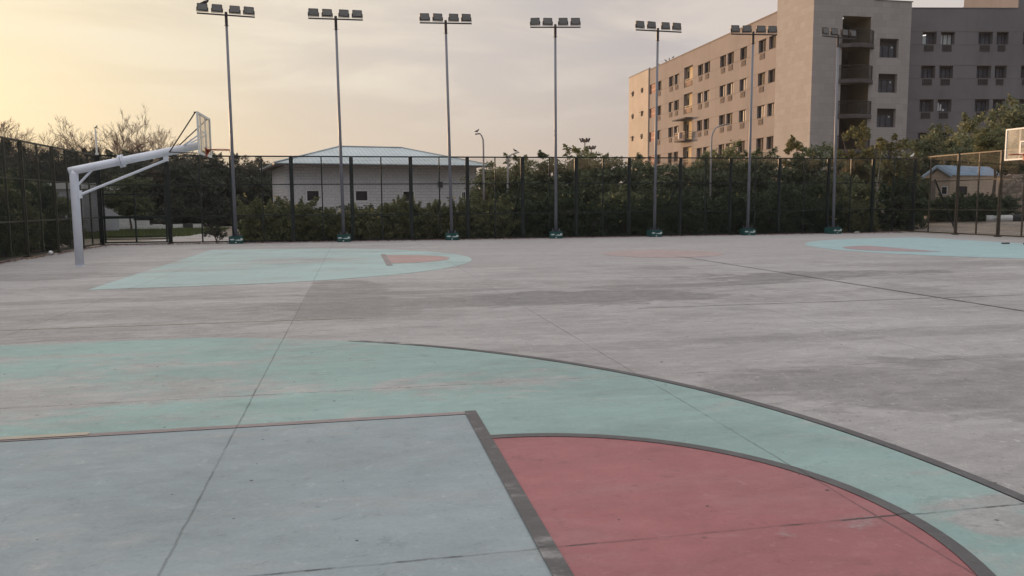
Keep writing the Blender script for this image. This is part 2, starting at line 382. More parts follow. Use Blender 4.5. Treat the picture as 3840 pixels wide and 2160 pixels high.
leaf_mat('dark_leaf', (0.072, 0.092, 0.050), (0.178, 0.196, 0.102))
leaf_mat('olive_leaf', (0.118, 0.132, 0.062), (0.25, 0.25, 0.122))
leaf_mat('hedge_leaf', (0.036, 0.055, 0.028), (0.095, 0.125, 0.054))
leaf_mat('light_leaf', (0.105, 0.105, 0.042), (0.20, 0.18, 0.075), 0.35)
leaf_mat('scrub_leaf', (0.052, 0.056, 0.042), (0.110, 0.112, 0.082))
leaf_mat('yellow_petal', (0.55, 0.42, 0.10), (0.62, 0.55, 0.30), 0.4)
leaf_mat('dry_leaf', (0.10, 0.05, 0.045), (0.22, 0.13, 0.11), 0.1)
leaf_mat('grass_blade', (0.060, 0.085, 0.025), (0.13, 0.15, 0.05), 0.3)
paint('bark', (0.11, 0.085, 0.065), 0.9, 0.3, 8.0, bump=0.6)
paint('pale_bark', (0.30, 0.27, 0.23), 0.85, 0.2, 8.0)
paint('twig', (0.16, 0.10, 0.075), 0.9, 0.2, 8.0)
paint('fence_green', (0.010, 0.016, 0.014), 0.5, 0.25, 4.0, spec=0.4)
paint('fence_wire', (0.014, 0.019, 0.016), 0.55, 0.1, 4.0)
paint('fence_brown', (0.060, 0.048, 0.034), 0.55, 0.25, 4.0)
paint('fence_olive', (0.040, 0.040, 0.028), 0.55, 0.25, 4.0)
paint('pole_grey', (0.155, 0.165, 0.195), 0.45, 0.08, 2.0, spec=0.5)
paint('dark_metal', (0.03, 0.026, 0.03), 0.45, 0.15, 6.0)
paint('lamp_housing', (0.02, 0.02, 0.022), 0.5, 0.1, 6.0)
paint('footing_green', (0.012, 0.065, 0.060), 0.7, 0.2, 6.0)
paint('chip_white', (0.50, 0.55, 0.53), 0.8, 0.1, 10.0)
paint('hoop_white', (0.66, 0.69, 0.77), 0.4, 0.06, 1.5, spec=0.5, dirt=0.25, streak=True)
paint('white_paint', (0.68, 0.68, 0.66), 0.5, 0.06, 4.0, dirt=0.15, streak=True)
paint('rim_orange', (0.30, 0.060, 0.035), 0.5, 0.15, 6.0)
paint('hut_wall', (0.36, 0.37, 0.40), 0.85, 0.05, 0.8, dirt=0.2, streak=True)
paint('roof_sheet', (0.38, 0.44, 0.46), 0.45, 0.08, 0.7, metal=0.2, spec=0.5)
paint('roof_blue', (0.34, 0.45, 0.58), 0.5, 0.12, 1.0, metal=0.1)
paint('soffit', (0.10, 0.085, 0.08), 0.8)
paint('dark_glass', (0.030, 0.026, 0.028), 0.65, 0.35, 0.6, spec=0.15)
paint('window_frame', (0.055, 0.045, 0.045), 0.8, spec=0.1)
paint('wing_plaster', (0.242, 0.213, 0.203), 0.9, 0.08, 0.22, dirt=0.26, streak=True, bump=0.1)
paint('grey_plaster', (0.145, 0.140, 0.150), 0.9, 0.10, 0.22, dirt=0.32, streak=True, bump=0.1)
paint('tower_stone', (0.42, 0.365, 0.31), 0.85, 0.10, 0.3, dirt=0.18, streak=True, bump=0.1)
paint('balcony_yellow', (0.48, 0.38, 0.23), 0.9, 0.08, 0.6, dirt=0.2)
paint('balcony_slab', (0.075, 0.068, 0.068), 0.9, 0.2, 1.5, dirt=0.4)
paint('stair_plaster', (0.19, 0.155, 0.095), 0.9, 0.1, 0.6, dirt=0.3)
paint('louvre_red', (0.21, 0.075, 0.060), 0.7, 0.1, 2.0)
paint('louvre_pink', (0.36, 0.20, 0.17), 0.7, 0.1, 2.0)
paint('rail_metal', (0.02, 0.018, 0.017), 0.6)
paint('brown_glass', (0.075, 0.058, 0.045), 0.6, 0.4, 0.8, spec=0.2)
paint('blue_glass', (0.055, 0.060, 0.075), 0.5, 0.3, 1.5, spec=0.3)
paint('rail_tan', (0.30, 0.22, 0.15), 0.6)
paint('groove', (0.15, 0.12, 0.105), 0.9)
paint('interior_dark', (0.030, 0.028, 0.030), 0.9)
paint('grille_dark', (0.055, 0.050, 0.052), 0.7)
paint('grille_tan', (0.20, 0.16, 0.135), 0.8)
paint('shed_wall', (0.48, 0.38, 0.29), 0.85, 0.07, 1.0)
paint('low_stone', (0.24, 0.22, 0.21), 0.9, 0.35, 2.5, bump=0.5, dirt=0.4)
paint('path_pale', (0.36, 0.33, 0.31), 0.9, 0.1, 1.0)
paint('kerb_black', (0.03, 0.03, 0.032), 0.7)
paint('kerb_white', (0.55, 0.55, 0.54), 0.7, 0.08, 3.0, dirt=0.3)
paint('bird_dark', (0.045, 0.04, 0.042), 0.8)
paint('bird_white', (0.55, 0.53, 0.50), 0.8)
paint('street_pole', (0.30, 0.28, 0.28), 0.6)
paint('cloth_dark', (0.04, 0.04, 0.06), 0.9)
paint('cloth_white', (0.6, 0.6, 0.6), 0.9)
paint('curtain_pale', (0.42, 0.46, 0.46), 0.6, 0.1, 3.0)
paint('rust_red', (0.22, 0.08, 0.06), 0.8, 0.2, 5.0)
paint('brick_dark', (0.09, 0.08, 0.08), 0.9)
paint('tyre_black', (0.025, 0.025, 0.027), 0.85)
paint('lens_glass', (0.115, 0.115, 0.11), 0.3, 0.12, 8.0, spec=0.5)


def emis(name, col, s):
    m, t, b = newmat(name); b.inputs['Base Color'].default_value = (*col, 1); b.inputs['Emission Color'].default_value = (*col, 1)
    b.inputs['Emission Strength'].default_value = s; MATS[name] = m


emis('lit_lamp', (1.0, 0.97, 0.90), 1.6)
m, t, b = newmat('backboard_glass')                                 # clear sheet gone milky
tr = t.n.new('ShaderNodeBsdfTransparent'); tr.inputs[0].default_value = (0.93, 0.90, 0.84, 1)
b.inputs['Base Color'].default_value = (0.55, 0.56, 0.52, 1); b.inputs['Roughness'].default_value = 0.25
g = t.n.new('ShaderNodeNewGeometry')
f = t.math('ADD', t.math('MULTIPLY', t.ramp(t.noise(g.outputs['Position'], 2.5, 5, 0.6), 0.35, 0.7), 0.16), 0.20)
ms = t.n.new('ShaderNodeMixShader'); t.l.new(f, ms.inputs[0]); t.l.new(tr.outputs[0], ms.inputs[1]); t.l.new(b.outputs[0], ms.inputs[2])
t.l.new(ms.outputs[0], t.n['Material Output'].inputs[0]); MATS['backboard_glass'] = m
m, t, b = newmat('stone_rubble'); g = t.n.new('ShaderNodeNewGeometry')
vo = t.n.new('ShaderNodeTexVoronoi'); vo.inputs['Scale'].default_value = 2.6; t.set(vo.inputs['Vector'], t.vmath('ADD', g.outputs['Position'], (0.2, 0.1, 0.0)))
ve = t.n.new('ShaderNodeTexVoronoi'); ve.feature = 'DISTANCE_TO_EDGE'; ve.inputs['Scale'].default_value = 2.6; t.set(ve.inputs['Vector'], t.vmath('ADD', g.outputs['Position'], (0.2, 0.1, 0.0)))
c = t.mix(t.sep(vo.outputs['Color'])[0], (0.16, 0.125, 0.10), (0.36, 0.29, 0.235)); c = t.mix(t.ramp(ve.outputs[0], 0.06, 0.0), c, (0.09, 0.075, 0.06))
t.set(b.inputs['Base Color'], c); b.inputs['Roughness'].default_value = 0.95; t.set(b.inputs['Normal'], t.bump(ve.outputs[0], 0.8, 0.1)); MATS['stone_rubble'] = m
M = MATS

# ------------------------------------------------------------------ the setting: ground, court, painted areas
mb = MB(); n = 72
mb.add([(1500*math.cos(2*math.pi*i/n), 1500*math.sin(2*math.pi*i/n), -0.06) for i in range(n)], [tuple(range(n))])
tag(mb.build('ground', M['dry_soil']), kind='structure')
mb = MB(); mb.span(-10.62, 25.40, -16, 31.05, -0.30, 0.0)
tag(mb.build('court_slab', M['court_concrete']), kind='structure')


def sheet(name, pts, z, mat):
    mb = MB(); mb.poly([(x, y, z) for x, y in pts]); o = mb.build(name, M[mat]); return tag(o, kind='structure')


def arc(cx, cy, r, a0, a1, n=64): return [(cx+r*math.cos(R(a0+(a1-a0)*i/n)), cy+r*math.sin(R(a0+(a1-a0)*i/n))) for i in range(n+1)]


def strip(name, outer, inner, z, mat):
    """a band between two point rows of equal length"""
    mb = MB(); n = len(outer)
    mb.add([(x, y, z) for x, y in outer]+[(x, y, z) for x, y in inner], [(i, i+1, n+i+1, n+i) for i in range(n-1)])
    return tag(mb.build(name, M[mat]), kind='structure')


XB = -4.144; BASE = XB-1.575
r3 = 6.66; a3 = math.degrees(math.asin(6.48/r3))
sheet('three_point_area', [(BASE, -6.48)]+arc(XB, 0, r3-0.05, -a3, a3, 96)+[(BASE, 6.48)], 0.004, 'teal_paint')
strip('three_point_line', arc(XB, 0, r3+0.03, -a3*0.8, a3*0.8, 96), arc(XB, 0, r3-0.045, -a3*0.8, a3*0.8, 96), 0.008, 'dark_line_paint')
sheet('key_area', [(BASE, -2.36), (-0.08, -2.36), (-0.08, 2.36), (BASE, 2.36)], 0.008, 'blue_grey_paint')
sheet('free_throw_semicircle', arc(0, 0, 1.73, -90, 90), 0.008, 'red_paint')
strip('free_throw_arc_line', arc(0, 0, 1.80, -90, 90), arc(0, 0, 1.725, -90, 90), 0.012, 'dark_line_paint')
sheet('free_throw_line', [(-0.085, -2.434), (0, -2.434), (0, 2.434), (-0.085, 2.434)], 0.016, 'dark_line_paint')
sheet('key_side_line', [(BASE, 2.36), (-0.085, 2.36), (-0.085, 2.434), (BASE, 2.434)], 0.012, 'mauve_line_paint')
YF = 19.34; rF = 6.53; aF = math.degrees(math.asin(6.42/rF)) if rF > 6.42 else 80
sheet('far_three_point_area', [(BASE-0.02, YF-6.72), (XB+0.4, YF-6.5)]+arc(XB, YF, rF, -75, 75, 80)+[(XB+0.4, YF+6.5), (BASE-0.02, YF+6.55)], 0.004, 'pale_teal_paint')
sheet('far_free_throw_semicircle', arc(0.09, YF, 1.72, -90, 90), 0.008, 'faded_red_paint')
sheet('far_free_throw_line', [(-0.06, YF-2.42), (0.09, YF-2.42), (0.09, YF+2.2), (-0.06, YF+2.2)], 0.012, 'mauve_line_paint')
XR = 8.28*2-XB; BR = XR+1.575
sheet('right_three_point_area', [(BR, YF+6.55), (XR-0.4, YF+6.5)]+arc(XR, YF, rF, 105, 255, 80)+[(XR-0.4, YF-6.5), (BR, YF-6.6)], 0.004, 'aqua_paint')
sheet('right_free_throw_semicircle', arc(16.47, YF, 1.75, 90, 270), 0.008, 'pink_paint')
sheet('centre_circle', arc(8.28, YF, 1.8, 0, 360)[:-1], 0.004, 'ghost_red_paint')
sheet('old_yellow_line', [(-5.6, 2.39), (-2.65, 2.39), (-2.65, 2.46), (-5.6, 2.46)], 0.016, 'yellow_line_paint')
sheet('far_side_line', [(-10.4, 7.65), (-0.72, 7.65), (-0.72, 7.68), (-10.4, 7.68)], 0.004, 'yellow_line_paint')
sheet('side_line', [(3.2, 7.645), (22.4, 7.645), (22.4, 7.685), (3.2, 7.685)], 0.004, 'ghost_dark_paint')
sheet('halfway_line', [(8.23, -7.5), (8.29, -7.5), (8.29, 18.2), (8.23, 18.2)], 0.008, 'ghost_dark_paint')
sheet('grass_verge', [(-16.5, 38.5), (-9.6, 40.5), (-9.0, 46), (-9.6, 53), (-17.5, 54.5)], -0.05, 'grass_blade')
sheet('path', [(-10.7, 32.2), (-3.0, 32.2), (-3.0, 33.6), (-6.4, 36.5), (-9.1, 44.5), (-10.4, 44.0), (-9.6, 37.5), (-10.9, 33.6)], -0.04, 'path_pale')
sheet('side_path', [(25.4, 31.0), (25.4, 10.0), (26.1, 10.0), (26.1, 31.6)], -0.04, 'path_pale')

def smooth(a, b, v):
    v = min(1, max(0, (v-a)/(b-a))); return v*v*(3-2*v)


def bank_z(x, y): return 0.56*smooth(2.5, 12.5, (x-25)*0.6+(y-28)*0.8)*smooth(22.5, 27, x)


mb = MB(); rb_ = random.Random(2); nx_, ny_ = 44, 46
mb.add([(22+i*1.25, 16+j*1.25, -0.055+bank_z(22+i*1.25, 16+j*1.25)*(1+rb_.uniform(-.08, .08))) for j in range(ny_+1) for i in range(nx_+1)],
       [(j*(nx_+1)+i, j*(nx_+1)+i+1, (j+1)*(nx_+1)+i+1, (j+1)*(nx_+1)+i) for j in range(ny_) for i in range(nx_) if 22+i*1.25 > 25.6 or 16+j*1.25 > 31.3])
tag(mb.build('dirt_bank', M['bank_soil'], smooth=True), kind='structure')
# ------------------------------------------------------------------ mesh fences
FH = 3.58


def fence(name, label, A, B, posts, frame, wire, gate=None, mids=True, braces=(), skip=()):
    """fence from A to B (on the ground); posts = distances along it"""
    A, B = Vector((*A, 0)), Vector((*B, 0)); d = (B-A).normalized(); L = (B-A).length; nrm = Vector((-d.y, d.x, 0)); U = Vector((0, 0, 1))
    root = thing(name, label, 'fence', A)
    P = lambda s, z, o=0.0: d*s+U*z+nrm*o
    for s in posts:
        mb = MB(); mb.box(P(s, FH/2), (0.06, 0.11, FH), (d, nrm, U))
        mb.box(P(s-0.056, FH/2), (0.05, 0.05, FH-0.01), (d, nrm, U)); mb.box(P(s+0.056, FH/2), (0.05, 0.05, FH-0.01), (d, nrm, U))
        mb.box(P(s, 0.015), (0.22, 0.2, 0.03), (d, nrm, U))
        mb.build('post', frame, root)
    bays = list(zip(posts[:-1], posts[1:]))
    for i, (a, b_) in enumerate(bays):
        a0, b0 = a+0.082, b_-0.082; g = gate == i
        for z, h in ((FH-0.028, 0.055), (2.40, 0.042), (1.11, 0.042), (0.06, 0.05)):
            if g and z < 3: continue
            mb = MB(); mb.box(P((a0+b0)/2, z), (b0-a0, 0.045, h), (d, nrm, U)); mb.build('rail', frame, root)
        if mids and not g:
            mb = MB(); mb.box(P((a0+b0)/2, (FH-0.06)/2+0.04, 0.002), (0.05, 0.05, FH-0.13), (d, nrm, U)); mb.build('upright', frame, root)
        z0, z1 = (2.44, FH-0.06) if g else (0.085, FH-0.06)
        mb = MB(); nv = int((b0-a0)/0.036); nh = int((z1-z0)/0.062)
        for k in range(1, nv):
            s = a0+(b0-a0)*k/nv; mb.box(P(s, (z0+z1)/2, -0.012), (0.0042, 0.0042, z1-z0), (d, nrm, U))
        for k in range(1, nh):
            z = z0+(z1-z0)*k/nh; mb.box(P((a0+b0)/2, z, -0.0165), (b0-a0, 0.0045, 0.0045), (d, nrm, U))
        mb.build('mesh_panel', wire, root, fix=False)
        if g:                                                          # the swing gate: frame, bars and mesh
            gt = link('gate', None, root); gf = MB()
            for s in (a0+0.05, (a0+b0)/2, b0-0.05): gf.box(P(s, 1.21), (0.06, 0.05, 2.30), (d, nrm, U))
            for z, h in ((2.39, 0.06), (2.02, 0.05), (1.10, 0.11), (0.09, 0.06), (0.22, 0.035), (0.33, 0.035)): gf.box(P((a0+b0)/2, z, 0.003), (b0-a0-0.02, 0.045, h), (d, nrm, U))
            gf.build('gate_frame', frame, gt)
            gm = MB(); nv = int((b0-a0)/0.036)
            for k in range(1, nv): gm.box(P(a0+(b0-a0)*k/nv, 1.24, -0.012), (0.0042, 0.0042, 2.2), (d, nrm, U))
            for k in range(1, 36): gm.box(P((a0+b0)/2, 0.12+2.25*k/36, -0.0165), (b0-a0, 0.0045, 0.0045), (d, nrm, U))
            gm.build('gate_mesh', wire, gt, fix=False)
    for s, o in braces:
        mb = MB(); mb.bar(P(s, 2.5, 0.06), P(s+o[0], -0.05, o[1]), 0.06, 0.06); mb.build('brace', M['fence_green'], root)
    return root


FX = [-10.78, -8.20, -5.71, -3.34, -0.89, 1.60, 4.05, 6.50, 8.95, 11.44, 13.91, 16.39, 18.88, 21.43, 23.82, 26.10]
ff = fence('mesh_fence', 'long dark green wire mesh fence with gate running behind the floodlight poles', (-10.78, 31.2), (26.1, 31.2), [x+10.78 for x in FX], M['fence_green'], M['fence_wire'],
           gate=0, braces=((17.2, (-0.25, 1.1)), (24.7, (-0.9, 1.3)), (36.75, (-1.0, 1.4))))
lf = fence('mesh_fence', 'green wire mesh fence down the side behind the white hoop post', (-10.78, 14.0), (-10.78, 31.06), [0.3, 2.6, 4.95, 7.3, 9.7, 12.3, 14.85], M['fence_olive'], M['fence_wire'])
# the last bay of the side fence runs up to the corner post
rf = fence('mesh_fence', 'brown sunlit wire mesh fence on the side beside the small blue roofed shed', (25.5, 31.06), (25.5, 10.0), [3.42, 5.81, 8.2, 10.6, 13.0, 15.4, 17.8], M['fence_brown'], M['fence_wire'], braces=((1.9, (0.35, 1.1)),))


def fence_gap(name, root, A, B, frame, wire):
    A, B = Vector(A), Vector(B); d = (B-A).normalized(); nrm = Vector((-d.y, d.x, 0)); U = Vector((0, 0, 1)); L = (B-A).length
    A0 = A-root.location
    P = lambda s, z, o=0.0: A0+d*s+U*z+nrm*o
    for z, h in ((FH-0.028, 0.055), (2.40, 0.042), (1.11, 0.042), (0.06, 0.05)):
        mb = MB(); mb.box(P(L/2, z), (L, 0.045, h), (d, nrm, U)); mb.build('rail', frame, root)
    mb = MB(); mb.box(P(L/2, FH/2, 0.002), (0.05, 0.05, FH-0.13), (d, nrm, U)); mb.build('upright', frame, root)
    mb = MB(); z0, z1 = 0.085, FH-0.06; nv = int(L/0.036)
    for k in range(1, nv): mb.box(P(L*k/nv, (z0+z1)/2, -0.012), (0.0042, 0.0042, z1-z0), (d, nrm, U))
    for k in range(1, 56): mb.box(P(L/2, z0+(z1-z0)*k/56, -0.0165), (L, 0.0045, 0.0045), (d, nrm, U))
    mb.build('mesh_panel', wire, root, fix=False)


fence_gap('g', lf, (-10.78, 28.94, 0), (-10.78, 31.1, 0), M['fence_olive'], M['fence_wire'])
fence_gap('g', rf, (25.56, 31.08, 0), (25.5, 27.73, 0), M['fence_brown'], M['fence_wire'])
mb = MB(); mb.tube([(0, 0, 0), (0, 0, 0.92)], 0.035, 10); mb.box((0, 0, -0.04), (0.1, 0.1, 0.08))
tag(mb.build('pipe', M['white_paint'], loc=(-10.78, 31.2, FH+0.08)), 'short white pipe standing on top of the fence corner post near the bare tree', 'pipe')

# ------------------------------------------------------------------ floodlight poles
POLE_H = 9.15


def floodlight_pole():
    root = thing('floodlight_pole', 'x', 'floodlight', (0, 0, 0), 0, 'floodlight poles along the far fence')
    mb = MB(); mb.box((0, 0, 0.15), (0.56, 0.56, 0.30)); ft = mb.build('footing', M['footing_green'], root, bev=0.02)
    mb = MB(); random.seed(5)
    for (x, z, sx_, sz_) in ((-0.16, 0.17, 0.09, 0.035), (0.10, 0.15, 0.16, 0.025), (0.2, 0.19, 0.06, 0.05), (-0.02, 0.05, 0.035, 0.03)):
        pts = [(x+sx_*math.cos(a)*random.uniform(.6, 1.1), -0.2815, z+sz_*math.sin(a)*random.uniform(.6, 1.1)) for a in [i*math.pi/5 for i in range(10)]]
        mb.poly(pts)
    mb.build('paint_chip', M['chip_white'], ft)
    mb = MB(); mb.box((0, 0, 0.312), (0.36, 0.36, 0.024)); mb.build('base_plate', M['dark_metal'], root)
    for sx_ in (-1, 1):
        for sy_ in (-1, 1): mb = MB(); mb.tube([(sx_*0.14, sy_*0.14, 0.30), (sx_*0.14, sy_*0.14, 0.42)], 0.012, 6); mb.build('anchor_bolt', M['pole_grey'], root)
    mb = MB(); mb.tube([(0, 0, 0.32), (0, 0, 4.5), (0, 0, POLE_H-0.5)], [0.070, 0.060, 0.050], 14); mb.build('pole', M['pole_grey'], root, smooth=True)
    mb = MB(); mb.tube([(0, 0, POLE_H-0.62), (0, 0, POLE_H-0.42), (0, 0, POLE_H-0.37), (0, 0, POLE_H)], [0.047, 0.060, 0.060, 0.056], 12)
    mb.bar((-0.1, 0, POLE_H-0.52), (0.1, 0, POLE_H-0.52), 0.016, 0.016); mb.build('collar', M['dark_metal'], root, smooth=False)
    mb = MB(); mb.box((0, -0.08, POLE_H-0.135), (2.16, 0.05, 0.05)); mb.build('crossbar', M['dark_metal'], root)
    return root


def lamp_mesh():
    mb = MB(); w_, h_, d_ = 0.39, 0.285, 0.07; rr = 0.03; pts = []
    for (cx_, cz_, a0) in ((w_/2-rr, h_/2-rr, 0), (-w_/2+rr, h_/2-rr, 90), (-w_/2+rr, -h_/2+rr, 180), (w_/2-rr, -h_/2+rr, 270)):
        for i in range(4): pts.append((cx_+rr*math.cos(R(a0+30*i)), 0, cz_+rr*math.sin(R(a0+30*i))))
    mb.prism(pts, (0, d_, 0))
    for i in range(7): mb.box((-0.15+0.05*i, d_+0.02, 0), (0.008, 0.04, 0.24))
    house = mb.mesh('housing', M['lamp_housing'])
    mb = MB(); mb.box((0, -0.003, 0), (w_-0.05, 0.01, h_-0.05)); lens = mb.mesh('lens', M['lens_glass'])
    mb = MB()
    for s in (-1, 1): mb.bar((s*(w_/2+0.012), 0.035, 0.0), (s*(w_/2+0.012), 0.035, -h_/2-0.035), 0.012, 0.03)
    mb.bar((-w_/2-0.018, 0.035, -h_/2-0.035), (w_/2+0.018, 0.035, -h_/2-0.035), 0.03, 0.012); br = mb.mesh('bracket', M['dark_metal'])
    return house, lens, br


LAMP = lamp_mesh()
POLES = [(-5.57, 30.62, 9.5), (-1.27, 30.62, 1.0), (3.27, 30.62, -1.5), (7.87, 30.62, -9.0), (12.45, 30.62, 2.0), (17.01, 30.62, -5.5), (21.40, 30.62, 14.0)]
PLABEL = ['grey floodlight pole with a bird on its lamps, first from the hoop side', 'grey floodlight pole in front of the ridge end of the hipped roof building',
          'grey floodlight pole at the end of the building nearest the street lamps', 'middle floodlight pole of seven, its lamp bar level against bare sky',
          'floodlight pole crossing the far end of the apartment block', 'floodlight pole with its lamps against the apartment block roofline',
          'pale floodlight pole in front of the stair tower balconies, its lamp bar tilted most']
pproto = floodlight_pole()
prng = random.Random(3)
for i, (x, y, yaw) in enumerate(POLES):
    o = pproto if i == 0 else copy_tree(pproto)
    o.location = (x, y, 0.0); o.rotation_euler = (0, R((0, -0.4, -0.8, -0.1, 0.35, 0.25, -0.75)[i]), R(yaw)); o['label'] = PLABEL[i]
POLE_OBJS = [o for o in bpy.data.objects if o.name.startswith('floodlight_pole')]
POLE_OBJS.sort(key=lambda o: o.location.x)
for i, o in enumerate(POLE_OBJS):
    for j, lx in enumerate((-0.87, -0.33, 0.33, 0.86)):
        h = link('floodlight', LAMP[0], o, (lx, -0.10, POLE_H+0.115)); h.rotation_euler = (R(-9 if i != 6 else -4)+R(prng.uniform(-3, 3)), R(prng.uniform(-1.5, 1.5)), R(prng.uniform(-5, 5)))
        link('lens', LAMP[1], h); link('bracket', LAMP[2], h)

# ------------------------------------------------------------------ basketball hoops


def hoop(name, label):
    """built about the far court's centre (8.28, 19.19); board faces +x on the left-hand hoop"""
    root = thing(name, label, 'basketball hoop', (8.28, 19.19, 0), 0, 'basketball hoops of the far court')
    X = lambda x: x-8.28
    px_, bx = -7.90, -4.66
    T0, T1 = Vector((X(px_), 0, 2.47)), Vector((X(bx-0.14), 0, 3.13)); dr = (T1-T0).normalized()
    mb = MB(); mb.tube([(X(px_), 0, -0.02), (X(px_), 0, 2.36), T0], 0.105, 24); mb.build('post', M['hoop_white'], root, smooth=True)
    mb = MB(); mb.tube([(X(px_), 0, 0.0), (X(px_), 0, 0.015)], 0.125, 24); mb.build('base_plate', M['hoop_white'], root)
    mb = MB(); mb.tube([T0-dr*0.105, T0+dr*0.1, T1], 0.104, 24); mb.build('arm', M['hoop_white'], root, smooth=True)
    fl = T0.lerp(T1, 0.375); mb = MB()
    for o in (-0.03, 0.03):
        mb.tube([fl+dr*(o-0.018), fl+dr*(o+0.018)], 0.165, 24)
    for k in range(8):
        a = k*math.pi/4; q = Vector((-dr.z, 0, dr.x))*math.cos(a)*0.142+Vector((0, 1, 0))*math.sin(a)*0.142
        mb.tube([fl+q-dr*0.075, fl+q+dr*0.075], 0.014, 6)
    mb.build('flange', M['hoop_white'], root)
    mb = MB(); e = T0.lerp(T1, 0.72); mb.tube([(X(px_)+0.14, 0, 1.86), e+Vector((0, 0, -0.21))], 0.034, 12)
    mb.box((X(px_)+0.125, 0, 1.86), (0.06, 0.12, 0.20)); mb.box(e+Vector((0.02, 0, -0.15)), (0.12, 0.08, 0.16)); mb.build('long_brace', M['hoop_white'], root, smooth=False)
    mb = MB(); mb.tube([(X(px_)+0.08, 0, 2.10), T0.lerp(T1, 0.145)+Vector((0, 0, -0.07))], 0.03, 12); mb.build('short_brace', M['hoop_white'], root)
    # backboard
    W_, z0, z1, xb = 0.90, 2.86, 3.92, X(bx)
    mb = MB()
    for s in (-1, 1): mb.box((xb, s*(W_-0.025), (z0+z1)/2), (0.045, 0.05, z1-z0))
    mb.box((xb, 0, z0+0.025), (0.044, 2*W_-0.1, 0.05)); mb.box((xb, 0, z1-0.025), (0.044, 2*W_-0.1, 0.05))
    bf = mb.build('backboard', M['white_paint'], root)
    mb = MB(); mb.box((xb, 0, (z0+z1)/2), (0.012, 2*W_-0.1, z1-z0-0.1)); mb.build('pane', M['backboard_glass'], bf)
    mb = MB(); q = xb+0.008
    for s in (-1, 1): mb.box((q, s*0.275, 3.26), (0.004, 0.045, 0.45))
    mb.box((q, 0, 3.06), (0.004, 0.505, 0.045)); mb.box((q, 0, 3.46), (0.004, 0.505, 0.045))
    mb.build('target_square', M['white_paint'], bf)
    mb = MB()
    for s in (-1, 1): mb.box((xb-0.028, s*0.34, (z0+z1)/2), (0.03, 0.04, z1-z0-0.02))
    mb.build('back_rail', M['hoop_white'], bf)
    # dark rods that steady the board
    st = T0.lerp(T1, 0.765)
    mb = MB()
    for s in (-1, 1):
        a = st+Vector((0, s*0.11, -0.03)); mb.tube([a, (xb-0.06, s*(W_-0.06), z1-0.03)], 0.016, 8); mb.tube([a, (xb-0.05, s*(W_-0.08), z0+0.02)], 0.014, 8)
        mb.box((xb-0.045, s*(W_-0.06), z1-0.02), (0.08, 0.05, 0.03))
    mb.build('stay', M['dark_metal'], root)
    mb = MB(); e = T0.lerp(T1, 0.88)
    for s in (-1, 1): mb.tube([e+Vector((0, s*0.06, 0.08)), (xb-0.03, s*0.34, 3.42)], 0.02, 8)
    mb.build('strut', M['hoop_white'], root)
    # rim
    rx, rz = xb+0.40, 3.02; mb = MB()
    ring = [(rx+0.225*math.cos(a), 0.225*math.sin(a), rz) for a in [2*math.pi*i/36 for i in range(37)]]
    mb.tube(ring, 0.011, 8, cap=False)
    mb.box((xb+0.03, 0, rz-0.07), (0.018, 0.24, 0.24)); mb.prism([(xb+0.035, -0.09, rz+0.012), (xb+0.035, 0.09, rz+0.012), (rx-0.2, 0.07, rz+0.012), (rx-0.2, -0.07, rz+0.012)], (0, 0, -0.024))
    mb.prism([(xb+0.035, -0.012, rz), (rx-0.24, -0.012, rz), (xb+0.035, -0.012, rz-0.15)], (0, 0.024, 0))
    for k in range(12):
        a = 2*math.pi*k/12; mb.tube([(rx+0.225*math.cos(a), 0.225*math.sin(a), rz-0.01), (rx+0.215*math.cos(a), 0.215*math.sin(a), rz-0.035)], 0.005, 5)
    mb.build('rim', M['rim_orange'], root)
    return root


h0 = hoop('basketball_hoop', 'whole white basketball hoop with angled arm and post standing by the side fence')
h1 = copy_tree(h0); h1.rotation_euler = (0, 0, math.pi); h1.location = (8.06, 19.36, 0)
h1['label'] = 'basketball backboard with orange rim cut off by the picture edge, before the big trees'

# ------------------------------------------------------------------ hipped-roof building behind the fence
hd = R(79); HU = Vector((math.sin(hd), math.cos(hd), 0)); HN = Vector((-HU.y, HU.x, 0)); UP = Vector((0, 0, 1))


def wallface(mb, O, U, N, u0, u1, z0, z1, holes, depth, m=0, mrev=0):
    """rectangular wall face with real openings; reveals go back by depth (N points out)"""
    us = sorted({u0, u1, *[h[0] for h in holes], *[h[1] for h in holes]}); zs = sorted({z0, z1, *[h[2] for h in holes], *[h[3] for h in holes]})
    P = lambda u, z, d=0.0: O+U*u+UP*z-N*d
    for i in range(len(us)-1):
        for j in range(len(zs)-1):
            cu, cz = (us[i]+us[i+1])/2, (zs[j]+zs[j+1])/2
            if any(h[0] < cu < h[1] and h[2] < cz < h[3] for h in holes): continue
            mb.quad(P(us[i], zs[j]), P(us[i+1], zs[j]), P(us[i+1], zs[j+1]), P(us[i], zs[j+1]), m)
    for h in holes:
        a, b_, c_, d_ = h[:4]; dp = h[4] if len(h) > 4 else depth
        mb.quad(P(a, c_), P(b_, c_), P(b_, c_, dp), P(a, c_, dp), mrev); mb.quad(P(a, d_), P(a, d_, dp), P(b_, d_, dp), P(b_, d_), mrev)
        mb.quad(P(a, c_), P(a, c_, dp), P(a, d_, dp), P(a, d_), mrev); mb.quad(P(b_, c_), P(b_, d_), P(b_, d_, dp), P(b_, c_, dp), mrev)


